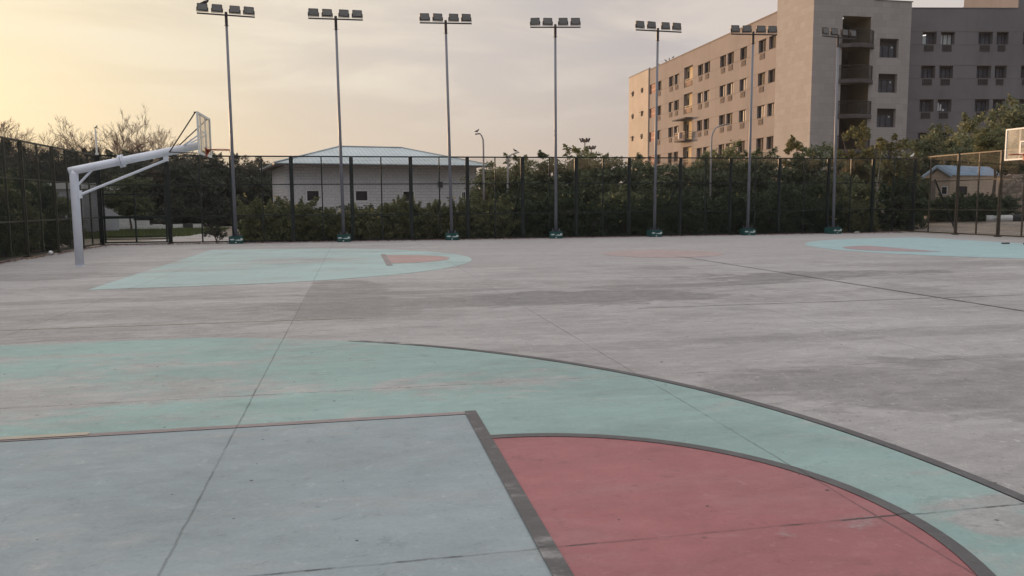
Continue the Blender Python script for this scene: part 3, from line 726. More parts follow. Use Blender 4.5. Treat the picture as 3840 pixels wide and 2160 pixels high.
HP = Vector((-5.18, 51.17, 0)); HL, HD, HE = 13.35, 8.5, 4.16
hut = thing('hall_building', 'pale block walled hall with hipped ribbed metal roof behind the fence', 'building', HP)
Q = lambda u, v, z: HU*u+HN*v+UP*z
mb = MB(); hw = [(1.31, 2.20, 1.76, 2.53), (4.56, 5.47, 1.76, 2.51), (7.87, 8.74, 1.70, 2.47), (12.18, 13.12, 1.70, 2.43)]
wallface(mb, Vector((0, 0, 0)), HU, -HN, 0, HL, -0.1, HE, hw, 0.18)
wallface(mb, Vector((0, 0, 0))+HN*HD, -HN, -HU, 0, HD, -0.1, HE, [], 0.1)
wallface(mb, Q(HL, 0, 0), HN, HU, 0, HD, -0.1, HE, [], 0.1); mb.quad(Q(0, HD, -.1), Q(0, HD, HE), Q(HL, HD, HE), Q(HL, HD, -.1))
m, t, b = newmat('block_wall'); g = t.n.new('ShaderNodeTexCoord'); pos = g.outputs['Object']
uu = t.vmath('DOT_PRODUCT', pos, tuple(HU+HN)); zz = t.sep(pos)[2]
br = t.n.new('ShaderNodeTexBrick'); t.set(br.inputs['Vector'], t.comb(uu, zz, 0.0)); br.inputs['Scale'].default_value = 1.0
br.inputs['Brick Width'].default_value = 0.4; br.inputs['Row Height'].default_value = 0.2; br.inputs['Mortar Size'].default_value = 0.012; br.inputs['Mortar Smooth'].default_value = 0.4
br.inputs['Color1'].default_value = (0.56, 0.555, 0.56, 1); br.inputs['Color2'].default_value = (0.51, 0.51, 0.52, 1); br.inputs['Mortar'].default_value = (0.31, 0.31, 0.325, 1)
cc = t.mix(t.math('MULTIPLY', t.ramp(t.noise(t.scalev(pos, (1, 1, 0.2)), 0.9, 5, 0.6), 0.45, 0.75), 0.25), br.outputs['Color'], (0.30, 0.29, 0.29))
t.set(b.inputs['Base Color'], cc); b.inputs['Roughness'].default_value = 0.9; t.set(b.inputs['Normal'], t.bump(br.outputs['Fac'], -0.3, 0.01)); M['block_wall'] = m
mb.build('wall', M['block_wall'], hut)
for (a, b_, c_, d_) in hw:
    mb = MB(); cu, cz = (a+b_)/2, (c_+d_)/2
    for (uu_, zz_, wu, hz) in ((a+0.03, cz, 0.06, d_-c_), (b_-0.03, cz, 0.06, d_-c_), (cu, c_+0.03, b_-a-0.12, 0.06), (cu, d_-0.03, b_-a-0.12, 0.06)):
        mb.box(Q(uu_, 0.06, zz_), (wu, 0.09, hz), (HU, HN, UP))
    f = mb.build('window', M['white_paint'], hut)
    mb = MB(); mb.box(Q(cu, 0.10, cz), (b_-a-0.12, 0.02, d_-c_-0.12), (HU, HN, UP)); mb.build('pane', M['dark_glass'], f)
    if a > 12:
        mb = MB()
        for k in range(5): mb.box(Q(a+0.15+0.16*k, 0.03, cz), (0.025, 0.025, d_-c_-0.12), (HU, HN, UP))
        mb.build('bars', M['white_paint'], f)
ov, ov2 = 0.75, 1.0; ez, rzz = 4.25, 5.73; E0 = [(-ov, -ov2), (HL+ov, -ov2), (HL+ov, HD+ov2), (-ov, HD+ov2)]; RA, RB = (4.35, HD/2), (8.95, HD/2)


def hip(mb, z0, z1, thick):
    c4 = [Q(u, v, z0) for u, v in E0]; a, b_ = Q(*RA, z1), Q(*RB, z1)
    mb.poly([c4[0], c4[1], b_, a]); mb.poly([c4[1], c4[2], b_]); mb.poly([c4[2], c4[3], a, b_]); mb.poly([c4[3], c4[0], a])
    mb.poly([p+UP*(-thick) for p in reversed(c4)])
    for i in range(4): mb.quad(c4[i], c4[i]-UP*thick, c4[(i+1) % 4]-UP*thick, c4[(i+1) % 4])


mb = MB(); hip(mb, ez, rzz, 0.05); rf_ = mb.build('roof', M['roof_sheet'], hut)
mb = MB()
for k in range(int((HL+2*ov)/0.30)):                                 # raised ribs of the front and side slopes
    u = -ov+0.15+0.30*k
    q = min(1, (u+ov)/(RA[0]+ov), (HL+ov-u)/(HL+ov-RB[0]))
    mb.bar(Q(u, -ov2-0.02, ez+0.006), Q(u, -ov2+q*(HD/2+ov2), ez+q*(rzz-ez)+0.006), 0.045, 0.03)
for k in range(int((HD+2*ov2)/0.30)):
    v = -ov2+0.15+0.30*k; w_ = min(v+ov2, HD+ov2-v)/(HD/2+ov2); u1 = -ov+w_*(RA[0]+ov)
    mb.bar(Q(-ov-0.02, v, ez+0.006), Q(u1, v, ez+w_*(rzz-ez)+0.006), 0.055, 0.05)
mb.build('ribs', M['roof_sheet'], rf_)
mb = MB(); mb.bar(Q(*RA, rzz+0.03), Q(*RB, rzz+0.03), 0.22, 0.05)
for e, r_ in ((0, RA), (1, RB), (2, RB), (3, RA)): mb.bar(Q(*E0[e], ez+0.045), Q(*r_, rzz+0.03), 0.16, 0.05)
mb.build('ridge_cap', M['roof_sheet'], rf_)
mb = MB(); mb.poly([Q(u*1, v*1, ez-0.06) for u, v in E0]);
mb.bar(Q(-ov, -ov2+0.02, ez-0.11), Q(HL+ov, -ov2+0.02, ez-0.11), 0.03, 0.10); mb.bar(Q(-ov+0.02, -ov2, ez-0.11), Q(-ov+0.02, HD+ov2, ez-0.11), 0.03, 0.10)
mb.build('soffit', M['soffit'], hut)
mb = MB(); mb.tube([Q(0.35, -0.06, 0), Q(0.35, -0.06, 4.1)], 0.045, 8); mb.build('drain_pipe', M['hut_wall'], hut)
mb = MB(); mb.box(Q(10.6, -0.06, 2.9), (0.3, 0.12, 0.4), (HU, HN, UP)); mb.build('meter_box', M['grille_dark'], hut)
for u in (1.9, 6.7, 8.8, 11.3):
    mb = MB(); mb.tube([Q(u, -0.16, 3.92), Q(u, -0.16, 4.04)], 0.07, 10); mb.box(Q(u, -0.08, 4.02), (0.05, 0.16, 0.05), (HU, HN, UP)); mb.build('wall_lamp', M['white_paint'], hut)

# ------------------------------------------------------------------ apartment block
XW, TY, TX = 41.86, 66.0, 41.82
apt = thing('apartment_block', 'tall tan apartment block with stair tower, round balconies and many small windows', 'building', (TX, TY, 0))
OFF = Vector((TX, TY, 0)); ROW = 3.4


def panes(O, U, N, a, b_, c_, d_, depth, n, frame, glass, lit=None, blind=0.0):
    """window frame + panes set back in an opening"""
    P = lambda u, z, d: O+U*u+UP*z-N*d
    ax = (U, N, UP); mb = MB(); cu, cz = (a+b_)/2, (c_+d_)/2; fwid = 0.055
    for u in [a+fwid/2, b_-fwid/2]+[a+(b_-a)*k/n for k in range(1, n)]: mb.box(P(u, cz, depth-0.03), (fwid, 0.05, d_-c_), ax)
    for z in (c_+fwid/2, d_-fwid/2): mb.box(P(cu, z, depth-0.03), (b_-a-2*fwid, 0.046, fwid), ax)
    f = mb.build('window', frame, apt)
    mb = MB(); mb.box(P(cu, cz-blind/2, depth+0.005), (b_-a-0.02, 0.02, d_-c_-blind), ax); mb.build('pane', glass, f)
    return f


def grille(O, U, N, a, b_, c_, d_, mat_, back):
    P = lambda u, z, d: O+U*u+UP*z-N*d
    ax = (U, N, UP); cu, cz = (a+b_)/2, (c_+d_)/2; mb = MB()
    mb.box(P(cu, cz, -0.01), (b_-a, 0.02, d_-c_), ax, 1)
    for k in range(5): mb.box(P(a+(b_-a)*(k+0.5)/5, cz, -0.045), (0.06, 0.05, d_-c_), ax, 0)
    for k in range(4): mb.box(P(cu, c_+(d_-c_)*(k+0.5)/4, -0.04), (b_-a, 0.05, 0.05), ax, 0)
    return mb.build('air_conditioner_grille', [mat_, back], apt)


# long wing: faces -X, runs along +Y
O = Vector((XW, 0, 0))-OFF; U = Vector((0, 1, 0)); N = Vector((-1, 0, 0))
tops = [18.45-ROW*i for i in range(5)]
cols = [(103.55, 105.05), (99.28, 100.84), (97.36, 98.90), (90.0, 91.5), (88.08, 89.62), (83.86, 85.38), (81.93, 83.48), (78.86, 80.42), (74.76, 76.32), (72.78, 74.16)]
holes = []; bal = (93.07, 95.76)
for tz in tops:
    holes += [(a, b_, tz-1.28, tz) for a, b_ in cols if a > 72.9]+[(72.78, 74.16, tz-1.28, tz), (bal[0], bal[1], tz-2.15, tz+0.42, 0.45), (105.66, 108.05, tz-1.35, tz+0.0)]
mb = MB(); wallface(mb, O, U, N, 72.62, 108.18, -0.1, 20.6, holes, 0.30)
wallface(mb, O+N*0.15, U, N, 108.18, 116.55, -0.1, 20.75, [(a, a+0.85, tz-0.78, tz-0.03) for tz in [18.5, 15.1, 11.75, 8.3] for a in (110.3, 114.3)], 0.35, 1, 1)
P = lambda u, z, d=0.0: O+U*u+UP*z-N*d
mb.quad(P(108.18, -0.1), P(108.18, 20.75), P(108.18, 20.75, -0.15), P(108.18, -0.1, -0.15), 1)
mb.quad(P(72.62, 20.6), P(108.18, 20.6), P(108.18, 20.6, 13), P(72.62, 20.6, 13)); mb.quad(P(108.18, 20.75, -0.15), P(116.55, 20.75, -0.15), P(116.55, 20.75, 13), P(108.18, 20.75, 13), 1)
mb.quad(P(116.55, -0.1, -0.15), P(116.55, -0.1, 13), P(116.55, 20.75, 13), P(116.55, 20.75, -0.15), 1); mb.quad(P(72.62, -0.1, 13), P(72.62, 20.6, 13), P(116.55, 20.6, 13), P(116.55, -0.1, 13))
mb.build('wing_wall', [M['wing_plaster'], M['tower_stone']], apt)
mb = MB(); mb.box(P(90.4, 20.65, 0.1), (35.5, 0.34, 0.10), (U, N, UP)); mb.box(P(112.37, 20.80, 0.0), (8.4, 0.40, 0.10), (U, N, UP)); mb.build('coping', M['wing_plaster'], apt)
mb = MB()
for tz in tops:
    for z in (tz+0.02, tz-1.31):
        for a, b_ in ((72.7, bal[0]-0.05), (bal[1]+0.05, 105.6)): mb.box(P((a+b_)/2, z, -0.006), (b_-a, 0.016, 0.03), (U, N, UP))
mb.build('string_course', M['groove'], apt)
wr = random.Random(8)
for i, tz in enumerate(tops):
    for j, (a, b_) in enumerate(cols):
        panes(O, U, N, a, b_, tz-1.28, tz, 0.28, 2, M['window_frame'], M[wr.choice(('dark_glass', 'dark_glass', 'dark_glass', 'blue_glass', 'brown_glass'))])
        if j < 9: grille(O, U, N, a+0.26, b_-0.28, tz-2.0, tz-1.40, M['grille_tan'], M['grille_dark'])
    mb = MB(); z0 = tz-1.35; c_ = (105.66+108.05)/2
    for k in range(8): mb.box(P(c_, z0+0.085+0.17*k, 0.22), (2.38, 0.12, 0.15), (U, N, UP), 1 if k in (3, 7) else 0)
    mb.box(P(c_, z0+0.67, 0.296), (2.38, 0.02, 1.33), (U, N, UP), 0)
    mb.build('louvre_panel', [M['louvre_red'], M['louvre_pink']], apt)
    # recessed loggia
    mb = MB(); cb = (bal[0]+bal[1])/2; wb = bal[1]-bal[0]
    mb.box(P(cb, tz-0.86, 0.47), (wb+0.1, 0.03, 2.6), (U, N, UP), 0); mb.box(P(bal[1]-0.40, tz-0.95, 0.45), (0.4, 0.03, 1.7), (U, N, UP), 1); mb.build('loggia_wall', [M['balcony_yellow'], M['window_frame']], apt)
    mb = MB()
    proj = i == 2
    d0 = -0.95 if proj else 0.08
    for z in (1.0, 0.72): mb.box(P(cb+(0.0 if not proj else 0.25), tz-2.15+z, d0), (wb if not proj else wb+0.5, 0.05, 0.05), (U, N, UP))
    nb = 12
    for k in range(nb+1): mb.box(P(bal[0]+wb*k/nb+(0 if not proj else 0.25*(k/nb)*2), tz-2.15+0.5, d0), (0.035, 0.035, 1.0), (U, N, UP))
    if proj:
        for z in (1.0, 0.72, 0.4):
            for u in (bal[0]-0.02, bal[1]+0.5): mb.box(P(u, tz-2.15+z, d0/2), (0.05, 0.9, 0.05), (U, N, UP))
    mb.build('railing', M['rail_tan'], apt)
    if proj:
        mb = MB(); mb.prism([P(bal[0]-0.1, tz-2.30, 0), P(bal[0]-0.1, tz-2.30, -1.0), P(bal[1]+0.6, tz-2.30, -1.0), P(bal[1]+0.6, tz-2.30, 0)], (0, 0, 0.16)); mb.build('balcony_slab', M['balcony_slab'], apt)
        mb = MB(); mb.prism([P(bal[0]-0.2, tz+0.50, 0), P(bal[0]-0.2, tz+0.50, -1.0), P(bal[1]+0.9, tz+0.44, -1.2), P(bal[1]+0.9, tz+0.50, 0)], (0, 0, 0.14)); mb.build('awning', M['balcony_slab'], apt)
        mb = MB()
        for u, w_ in ((93.9, 0.35), (94.4, 0.5), (94.95, 0.3)): mb.box(P(u, tz-1.55, d0-0.03), (w_, 0.03, 0.75+0.1*w_), (U, N, UP), 1 if u > 94.8 else 0)
        mb.build('laundry', [M['cloth_dark'], M['cloth_white']], apt)
    if i < 2:
        mb = MB(); mb.box(P(94.5, tz-1.65, 0.16), (1.4, 0.02, 0.6), (U, N, UP), 0); mb.box(P(95.5, tz-1.35, 0.16), (0.3, 0.02, 0.35), (U, N, UP), 1); mb.build('laundry', [M['louvre_pink'], M['cloth_white']], apt)
for tz in [18.5, 15.1, 11.75, 8.3]:
    for a in (110.3, 114.3):
        mb = MB(); mb.box(P(a+0.425, tz-0.4, 0.2), (0.85, 0.02, 0.75), (U, N, UP), 0)
        tl = R(wr.choice((18, 28, 60))); d_ = Vector((-math.sin(tl), 0, -math.cos(tl)))
        c0 = P(a+0.425, tz-0.06, -0.15)+d_*0.22; mb.box(c0, (0.7, 0.03, 0.40), (U, U.cross(d_), d_), 1); mb.build('window', [M['dark_glass'], M['window_frame']], apt)

# stair tower
O = Vector((0, TY, 0))-OFF; U = Vector((1, 0, 0)); N = Vector((0, -1, 0)); P = lambda u, z, d=0.0: O+U*u+UP*z-N*d
tw = [(48.87, 50.90, 16.93-3.28*i-1.78, 16.93-3.28*i) for i in range(5)]
slab_t = [16.28-3.28*i for i in range(5)]
holes = list(tw)
XO0, XO1 = 44.86, 47.83
holes += [(XO0, XO1, 16.28, 18.87, 3.2)]+[(XO0, XO1, z-3.28, z-0.02, 3.2) for z in slab_t[:4]]
mb = MB(); wallface(mb, O, U, N, TX, 48.15, -0.1, 23.0, [h for h in holes if h[0] < 48], 3.2, 0, 1)
wallface(mb, O, U, N, 48.15, 52.15, -0.1, 20.4, tw, 0.42, 0, 0)
for x in (48.15,): mb.quad(P(x, 20.4), P(x, 23.0), P(x, 23.0, 6.6), P(x, 20.4, 6.6))
mb.quad(P(TX, -0.1), P(TX, -0.1, 6.6), P(TX, 23.0, 6.6), P(TX, 23.0)); mb.quad(P(TX, 23), P(48.15, 23), P(48.15, 23, 6.6), P(TX, 23, 6.6))
mb.quad(P(48.15, 20.4), P(52.15, 20.4), P(52.15, 20.4, 6.6), P(48.15, 20.4, 6.6)); mb.quad(P(52.15, -.1), P(52.15, 20.4), P(52.15, 20.4, 6.6), P(52.15, -.1, 6.6))
mb.quad(P(TX, -.1, 6.6), P(52.15, -.1, 6.6), P(52.15, 20.4, 6.6), P(TX, 20.4, 6.6)); mb.quad(P(TX, 20.4, 6.6), P(48.15, 20.4, 6.6), P(48.15, 23, 6.6), P(TX, 23, 6.6))
m, t, b = newmat('tower_cladding'); g = t.n.new('ShaderNodeTexCoord'); pos = g.outputs['Object']; xx, yy, zz = t.sep(pos)
br = t.n.new('ShaderNodeTexBrick'); t.set(br.inputs['Vector'], t.comb(t.math('ADD', xx, yy), zz, 0.0)); br.inputs['Scale'].default_value = 1.0
br.inputs['Brick Width'].default_value = 0.9; br.inputs['Row Height'].default_value = 0.6; br.inputs['Mortar Size'].default_value = 0.008
br.inputs['Color1'].default_value = (0.310, 0.290, 0.280, 1); br.inputs['Color2'].default_value = (0.270, 0.252, 0.244, 1); br.inputs['Mortar'].default_value = (0.215, 0.20, 0.195, 1)
cc = t.mix(t.math('MULTIPLY', t.ramp(t.noise(t.scalev(pos, (1, 1, 0.25)), 0.35, 6, 0.65), 0.42, 0.72), 0.28), br.outputs['Color'], (0.24, 0.215, 0.20))
cc = t.mix(t.math('MULTIPLY', t.ramp(t.noise(pos, 0.9, 5, 0.6, w=3.0), 0.58, 0.7), 0.3), cc, (0.37, 0.345, 0.33))
t.set(b.inputs['Base Color'], cc); b.inputs['Roughness'].default_value = 0.88; M['tower_cladding'] = m
mb.build('stair_tower_wall', [M['tower_cladding'], M['stair_plaster']], apt)
mb = MB(); mb.box(P(50.2, 20.44, 3.3), (4.1, 6.7, 0.08), (U, N, UP)); mb.build('coping', M['grey_plaster'], apt)
mb = MB(); mb.box(P((XO0+XO1)/2, 9.4, 3.19), (XO1-XO0-0.02, 0.02, 18.9), (U, N, UP)); mb.box(P(XO0+0.02, 9.4, 1.7), (0.02, 3.0, 18.9), (U, N, UP)); mb.build('stairwell_shade', M['interior_dark'], apt)  # dark sheets put the deep recess's shade on its back and left walls
for (a, b_, c_, d_) in tw:
    panes(O, U, N, a, b_-0.18, c_, d_-0.52, 0.40, 3, M['window_frame'], M['blue_glass'])
    mb = MB(); mb.box(P((a+b_)/2, d_-0.25, 0.36), (b_-a, 0.06, 0.5), (U, N, UP)); mb.box(P(b_-0.09, (c_+d_)/2-0.25, 0.36), (0.18, 0.06, d_-c_-0.5), (U, N, UP)); mb.build('shutter_box', M['interior_dark'], apt)
    mb = MB(); mb.box(P(b_-0.5, d_-0.75, 0.33), (0.16, 0.02, 0.16), (U, N, UP)); mb.build('notice', M['curtain_pale'], apt)
ca, cr0 = (44.58+48.27)/2, (48.27-44.58)/2
for i, z in enumerate(slab_t):
    sag = 0.85; rr = (cr0*cr0+sag*sag)/(2*sag); half = math.asin(cr0/rr)
    pts = [(ca+rr*math.sin(-half+2*half*k/20), (rr*math.cos(-half+2*half*k/20)-(rr-sag))) for k in range(21)]
    mb = MB(); mb.prism([P(x, z-0.36, -d_-0.02) for x, d_ in pts]+[P(48.27, z-0.36, -0.002), P(44.58, z-0.36, -0.002)], (0, 0, 0.36)); sb = mb.build('balcony_slab', M['balcony_slab'], apt)
    mb = MB(); rp = [(ca+(x-ca)*0.95, d_*0.92+0.02) for x, d_ in pts]
    mb.tube([P(x, z+1.25, -d_) for x, d_ in rp], 0.035, 6); mb.tube([P(x, z+0.12, -d_) for x, d_ in rp], 0.018, 6); mb.tube([P(x, z+0.95, -d_) for x, d_ in rp], 0.018, 6)
    for k in range(21):
        x, d_ = rp[k]; mb.tube([P(x, z, -d_), P(x, z+1.25, -d_)], 0.014, 5)
        if k < 20:
            x2, d2 = (rp[k][0]+rp[k+1][0])/2, (rp[k][1]+rp[k+1][1])/2; mb.tube([P(x2, z, -d2), P(x2, z+1.25, -d2)], 0.012, 5)
    mb.build('balcony_railing', M['rail_metal'], apt)
mb = MB(); mb.box(P(47.35, 10.1, 0.2), (0.28, 0.06, 0.8), (U, N, UP)); mb.build('laundry', M['cloth_dark'], apt)
mb = MB(); mb.tube([P(45.2, 18.80, 0.9), P(45.2, 18.86, 0.9)], 0.26, 20); mb.build('ceiling_lamp', M['lit_lamp'], apt)

# short wing turned slightly towards the court, facing the camera
ang_ = R(8.8); U = Vector((math.cos(ang_), -math.sin(ang_), 0)); N = Vector((-math.sin(ang_), -math.cos(ang_), 0)); O = Vector((52.2, 68.0, 0))-OFF
P = lambda u, z, d=0.0: O+U*u+UP*z-N*d
ecols = [(2.56, 3.99), (4.41, 5.82), (8.21, 9.69), (10.06, 11.29), (12.75, 14.1)]
etops = [18.06-3.27*i for i in range(5)]
holes = [(a, b_, tz-1.2, tz) for tz in etops for a, b_ in ecols[:4]]
mb = MB(); wallface(mb, O, U, N, -0.5, 12.08, -0.1, 20.3, holes, 0.6)
wallface(mb, O, U, N, 12.08, 17.5, -0.1, 24.0, [(12.75, 14.1, tz-1.2, tz) for tz in etops], 0.6)
mb.quad(P(-0.5, 20.3), P(12.08, 20.3), P(12.08, 20.3, 9), P(-0.5, 20.3, 9)); mb.quad(P(12.08, 20.3), P(12.08, 24), P(12.08, 24, 9), P(12.08, 20.3, 9)); mb.quad(P(12.08, 24), P(17.5, 24), P(17.5, 24, 9), P(12.08, 24, 9))
mb.quad(P(17.5, -.1), P(17.5, 24), P(17.5, 24, 9), P(17.5, -.1, 9))
mb.build('short_wing_wall', M['grey_plaster'], apt)
mb = MB(); mb.box(P(5.79, 20.34, 0.1), (12.5, 0.3, 0.08), (U, N, UP)); mb.build('coping', M['grey_plaster'], apt)
mb = MB()
for tz in etops:
    for z in (tz+0.03, tz-1.24): mb.box(P(8.5, z, -0.008), (17.6, 0.02, 0.035), (U, N, UP))
mb.build('string_course', M['groove'], apt)
for i, tz in enumerate(etops):
    for j, (a, b_) in enumerate(ecols):
        pale = (i, j) in ((0, 1),)
        panes(O, U, N, a+0.05, b_-0.05, tz-1.18, tz-0.15, 0.5, 3, M['window_frame'], M['curtain_pale'] if pale else M['blue_glass'])
        grille(O, U, N, a+0.18, b_-0.28, tz-1.88, tz-1.30, M['grille_dark'], M['interior_dark'])
        mb = MB(); mb.box(P((a+b_)/2, tz-0.075, 0.45), (b_-a, 0.12, 0.15), (U, N, UP)); mb.build('lintel', M['window_frame'], apt)
        if (i, j) == (0, 0):
            mb = MB(); mb.box(P(a+0.38, tz-0.62, 0.44), (0.38, 0.02, 0.95), (U, N, UP)); mb.build('curtain', M['curtain_pale'], apt)
            mb = MB(); mb.bar(P(a+0.15, tz-0.32, 0.42), P(a+0.55, tz-0.22, 0.42), 0.05, 0.05); mb.build('tube_light', M['lit_lamp'], apt)
        if (i, j) == (2, 1):
            mb = MB()
            for u, z, w_, h_ in ((0.25, 0.7, 0.2, 0.8), (0.52, 0.75, 0.16, 0.6), (0.8, 1.0, 0.2, 0.2)): mb.box(P(a+u, tz-z, 0.4), (w_, 0.02, h_), (U, N, UP))
            mb.build('laundry', M['cloth_white'], apt)
# rear wing that shows above the short wing's roof
rw = Vector((71.76, 83.1, 0)); rd = (Vector((70.23, 78.98, 0))-rw).normalized(); rb = thing('rear_block', 'sunlit tan upper wall rising behind the flat roof of the grey wing', 'building', rw)
rn = Vector((rd.y, -rd.x, 0)); rn = rn if rn.x < 0 else -rn
mb = MB(); wallface(mb, Vector((0, 0, 0)), rd, rn, -8, 14, -0.1, 24.5, [(6.3, 7.6, 20.9, 22.6)], 0.3)
Pr = lambda u, z, d=0.0: rd*u+UP*z-rn*d
mb.quad(Pr(-8, 24.5), Pr(14, 24.5), Pr(14, 24.5, 9), Pr(-8, 24.5, 9)); mb.quad(Pr(-8, -.1), Pr(-8, 24.5), Pr(-8, 24.5, 9), Pr(-8, -.1, 9)); mb.quad(Pr(14, -.1), Pr(14, 24.5), Pr(14, 24.5, 9), Pr(14, -.1, 9)); mb.quad(Pr(-8, -.1, 9), Pr(-8, 24.5, 9), Pr(14, 24.5, 9), Pr(14, -.1, 9))
mb.build('wall', M['wing_plaster'], rb)
mb = MB(); mb.box(Pr(6.95, 21.75, 0.25), (1.3, 0.03, 1.7), (rd, rn, UP)); mb.build('window', M['dark_glass'], rb)
mb = MB(); mb.tube([Pr(4.3, 0, -0.08), Pr(4.3, 24.4, -0.08)], 0.06, 8); mb.build('drain_pipe', M['window_frame'], rb)

# ------------------------------------------------------------------ small shed, stone wall and things on the dirt by it
S0 = Vector((33.22, 37.28, 0)); SG = (Vector((32.03, 37.49, 0))-S0).normalized(); SD = Vector((0.86, 0.51, 0)).normalized()
GW = 1.22; shed = thing('garden_shed', 'small tan boarded shed with a pale blue gabled metal roof beyond the brown fence', 'shed', S0)
Ps = lambda a, l, z: SG*a+SD*l+UP*z
mb = MB(); LEN = 8.6; ez_, rz_ = 2.98, 3.46
gp = [Ps(0, 0, -0.1), Ps(GW, 0, -0.1), Ps(GW, 0, ez_-0.25), Ps(GW*0.62, 0, rz_-0.05), Ps(0, 0, ez_-0.02)]
mb.poly(gp); mb.quad(Ps(0, 0, -.1), Ps(0, 0, ez_), Ps(0, LEN, ez_+0.12), Ps(0, LEN, -.1)); mb.quad(Ps(GW, 0, -.1), Ps(GW, LEN, -.1), Ps(GW, LEN, ez_-.25), Ps(GW, 0, ez_-.25))
mb.build('wall', M['shed_wall'], shed)
mb = MB()
for k in range(14): mb.box(Ps(GW/2, -0.008, 1.0+0.14*k), (GW-0.02, 0.014, 0.012), (SG, SD, UP))
mb.build('board_joints', M['groove'], shed)
mb = MB(); rg = Ps(GW*0.62, -0.25, rz_+0.05); rg2 = Ps(GW*0.62, LEN, rz_+0.17); fe = Ps(-0.15, -0.25, ez_-0.02); fe2 = Ps(-0.15, LEN, ez_+0.10); be = Ps(GW+0.42, -0.25, ez_-0.15); be2 = Ps(GW+0.42, LEN, ez_-0.05)
mb.prism([fe, fe2, rg2, rg], (0, 0, 0.035)); mb.prism([rg, rg2, be2, be], (0, 0, 0.035))
for k in range(26):
    t_ = (k+0.5)/26; mb.bar(fe.lerp(fe2, t_)+UP*0.04, rg.lerp(rg2, t_)+UP*0.04, 0.05, 0.04)
mb.build('roof', M['roof_blue'], shed)
mb = MB(); mb.bar(fe+UP*-0.03, rg+UP*-0.03, 0.05, 0.13); mb.bar(rg+UP*-0.03, be+UP*-0.03, 0.05, 0.13); mb.build('barge_board', M['roof_blue'], shed)
mb = MB(); mb.box(Ps(GW-0.20, -0.03, 1.75), (0.34, 0.04, 1.75), (SG, SD, UP)); mb.build('door', M['grille_tan'], shed)
mb = MB(); mb.box(Ps(0.32, -0.02, 2.1), (0.36, 0.03, 0.5), (SG, SD, UP)); f = mb.build('window', M['white_paint'], shed); mb = MB(); mb.box(Ps(0.32, -0.03, 2.1), (0.28, 0.03, 0.4), (SG, SD, UP)); mb.build('pane', M['dark_glass'], f)
mb = MB(); mb.box(Ps(-0.02, 2.0, 2.1), (0.03, 1.3, 0.5), (SG, SD, UP)); mb.build('window', M['dark_glass'], shed)
sw = thing('stone_wall', 'rough brown rubble stone retaining wall behind the shed, at the picture edge', 'wall', (43.6, 44.6, 0.3))
mb = MB(); rs = random.Random(4); d_ = Vector((0.93, -0.36, 0)); nn = Vector((-0.36, -0.93, 0)); cols_, rows_ = 40, 9; vs = []
for j in range(rows_+1):
    for i in range(cols_+1): vs.append(d_*(i*0.3-3)+UP*(-0.1+3.05*j/rows_+(rs.uniform(-.12, .12) if j == rows_ else 0))+nn*(rs.uniform(-0.06, 0.06)-0.03*j))
mb.add(vs, [(j*(cols_+1)+i, j*(cols_+1)+i+1, (j+1)*(cols_+1)+i+1, (j+1)*(cols_+1)+i) for j in range(rows_) for i in range(cols_)])
top0 = rows_*(cols_+1); o_ = len(mb.v)
mb.v += [tuple(Vector(mb.v[top0+i])-nn*0.5) for i in range(cols_+1)]; mb.f += [(top0+i, top0+i+1, o_+i+1, o_+i) for i in range(cols_)]; mb.m += [0]*cols_
mb.build('stone_face', M['stone_rubble'], sw)
pp = thing('drain_pipe', 'thick white painted pipe with a black band lying on the dirt beyond the fence', 'pipe', (32.95, 34.2, 0.33))
dd = Vector((0.86, -0.50, 0)); mb = MB(); mb.tube([Vector((0, 0, 0.18)), dd*1.25+UP*0.18], [0.205, 0.21], 18); mb.build('white_section', M['kerb_white'], pp, smooth=False)
mb = MB(); mb.tube([dd*1.26+UP*0.18, dd*2.25+UP*0.19], 0.225, 18); mb.build('black_band', M['tyre_black'], pp)
mb = MB(); mb.tube([dd*2.26+UP*0.19, dd*5.0+UP*0.2], 0.21, 18); mb.build('white_section', M['kerb_white'], pp)
for i, (x, y, lb) in enumerate(((31.2, 35.6, 'reddish plastic bottle standing left of its twin near the shed bushes'), (31.42, 35.5, 'reddish plastic bottle standing right of its twin near the shed bushes'))):
    mb = MB(); mb.tube([(0, 0, 0), (0, 0, 0.2), (0, 0, 0.26), (0, 0, 0.31)], [0.07, 0.07, 0.03, 0.028], 10)
    tag(mb.build('plastic_bottle', M['louvre_pink'], loc=(x, y, -0.06+bank_z(x, y))), lb, 'bottle', 'bottles on the dirt by the shed')
gf = thing('small_goal_frame', 'thin white goal frame half hidden in the hedge near the fence corner', 'frame', (24.35, 36.2, -0.06))
mb = MB()
for a, b_ in (((0, 0, 0), (0, 0, 1.55)), ((0.98, 0, 0), (0.98, 0, 1.55)), ((0, 0, 1.55), (0.98, 0, 1.55))): mb.tube([a, b_], 0.02, 6)
mb.build('goal_post', M['white_paint'], gf)

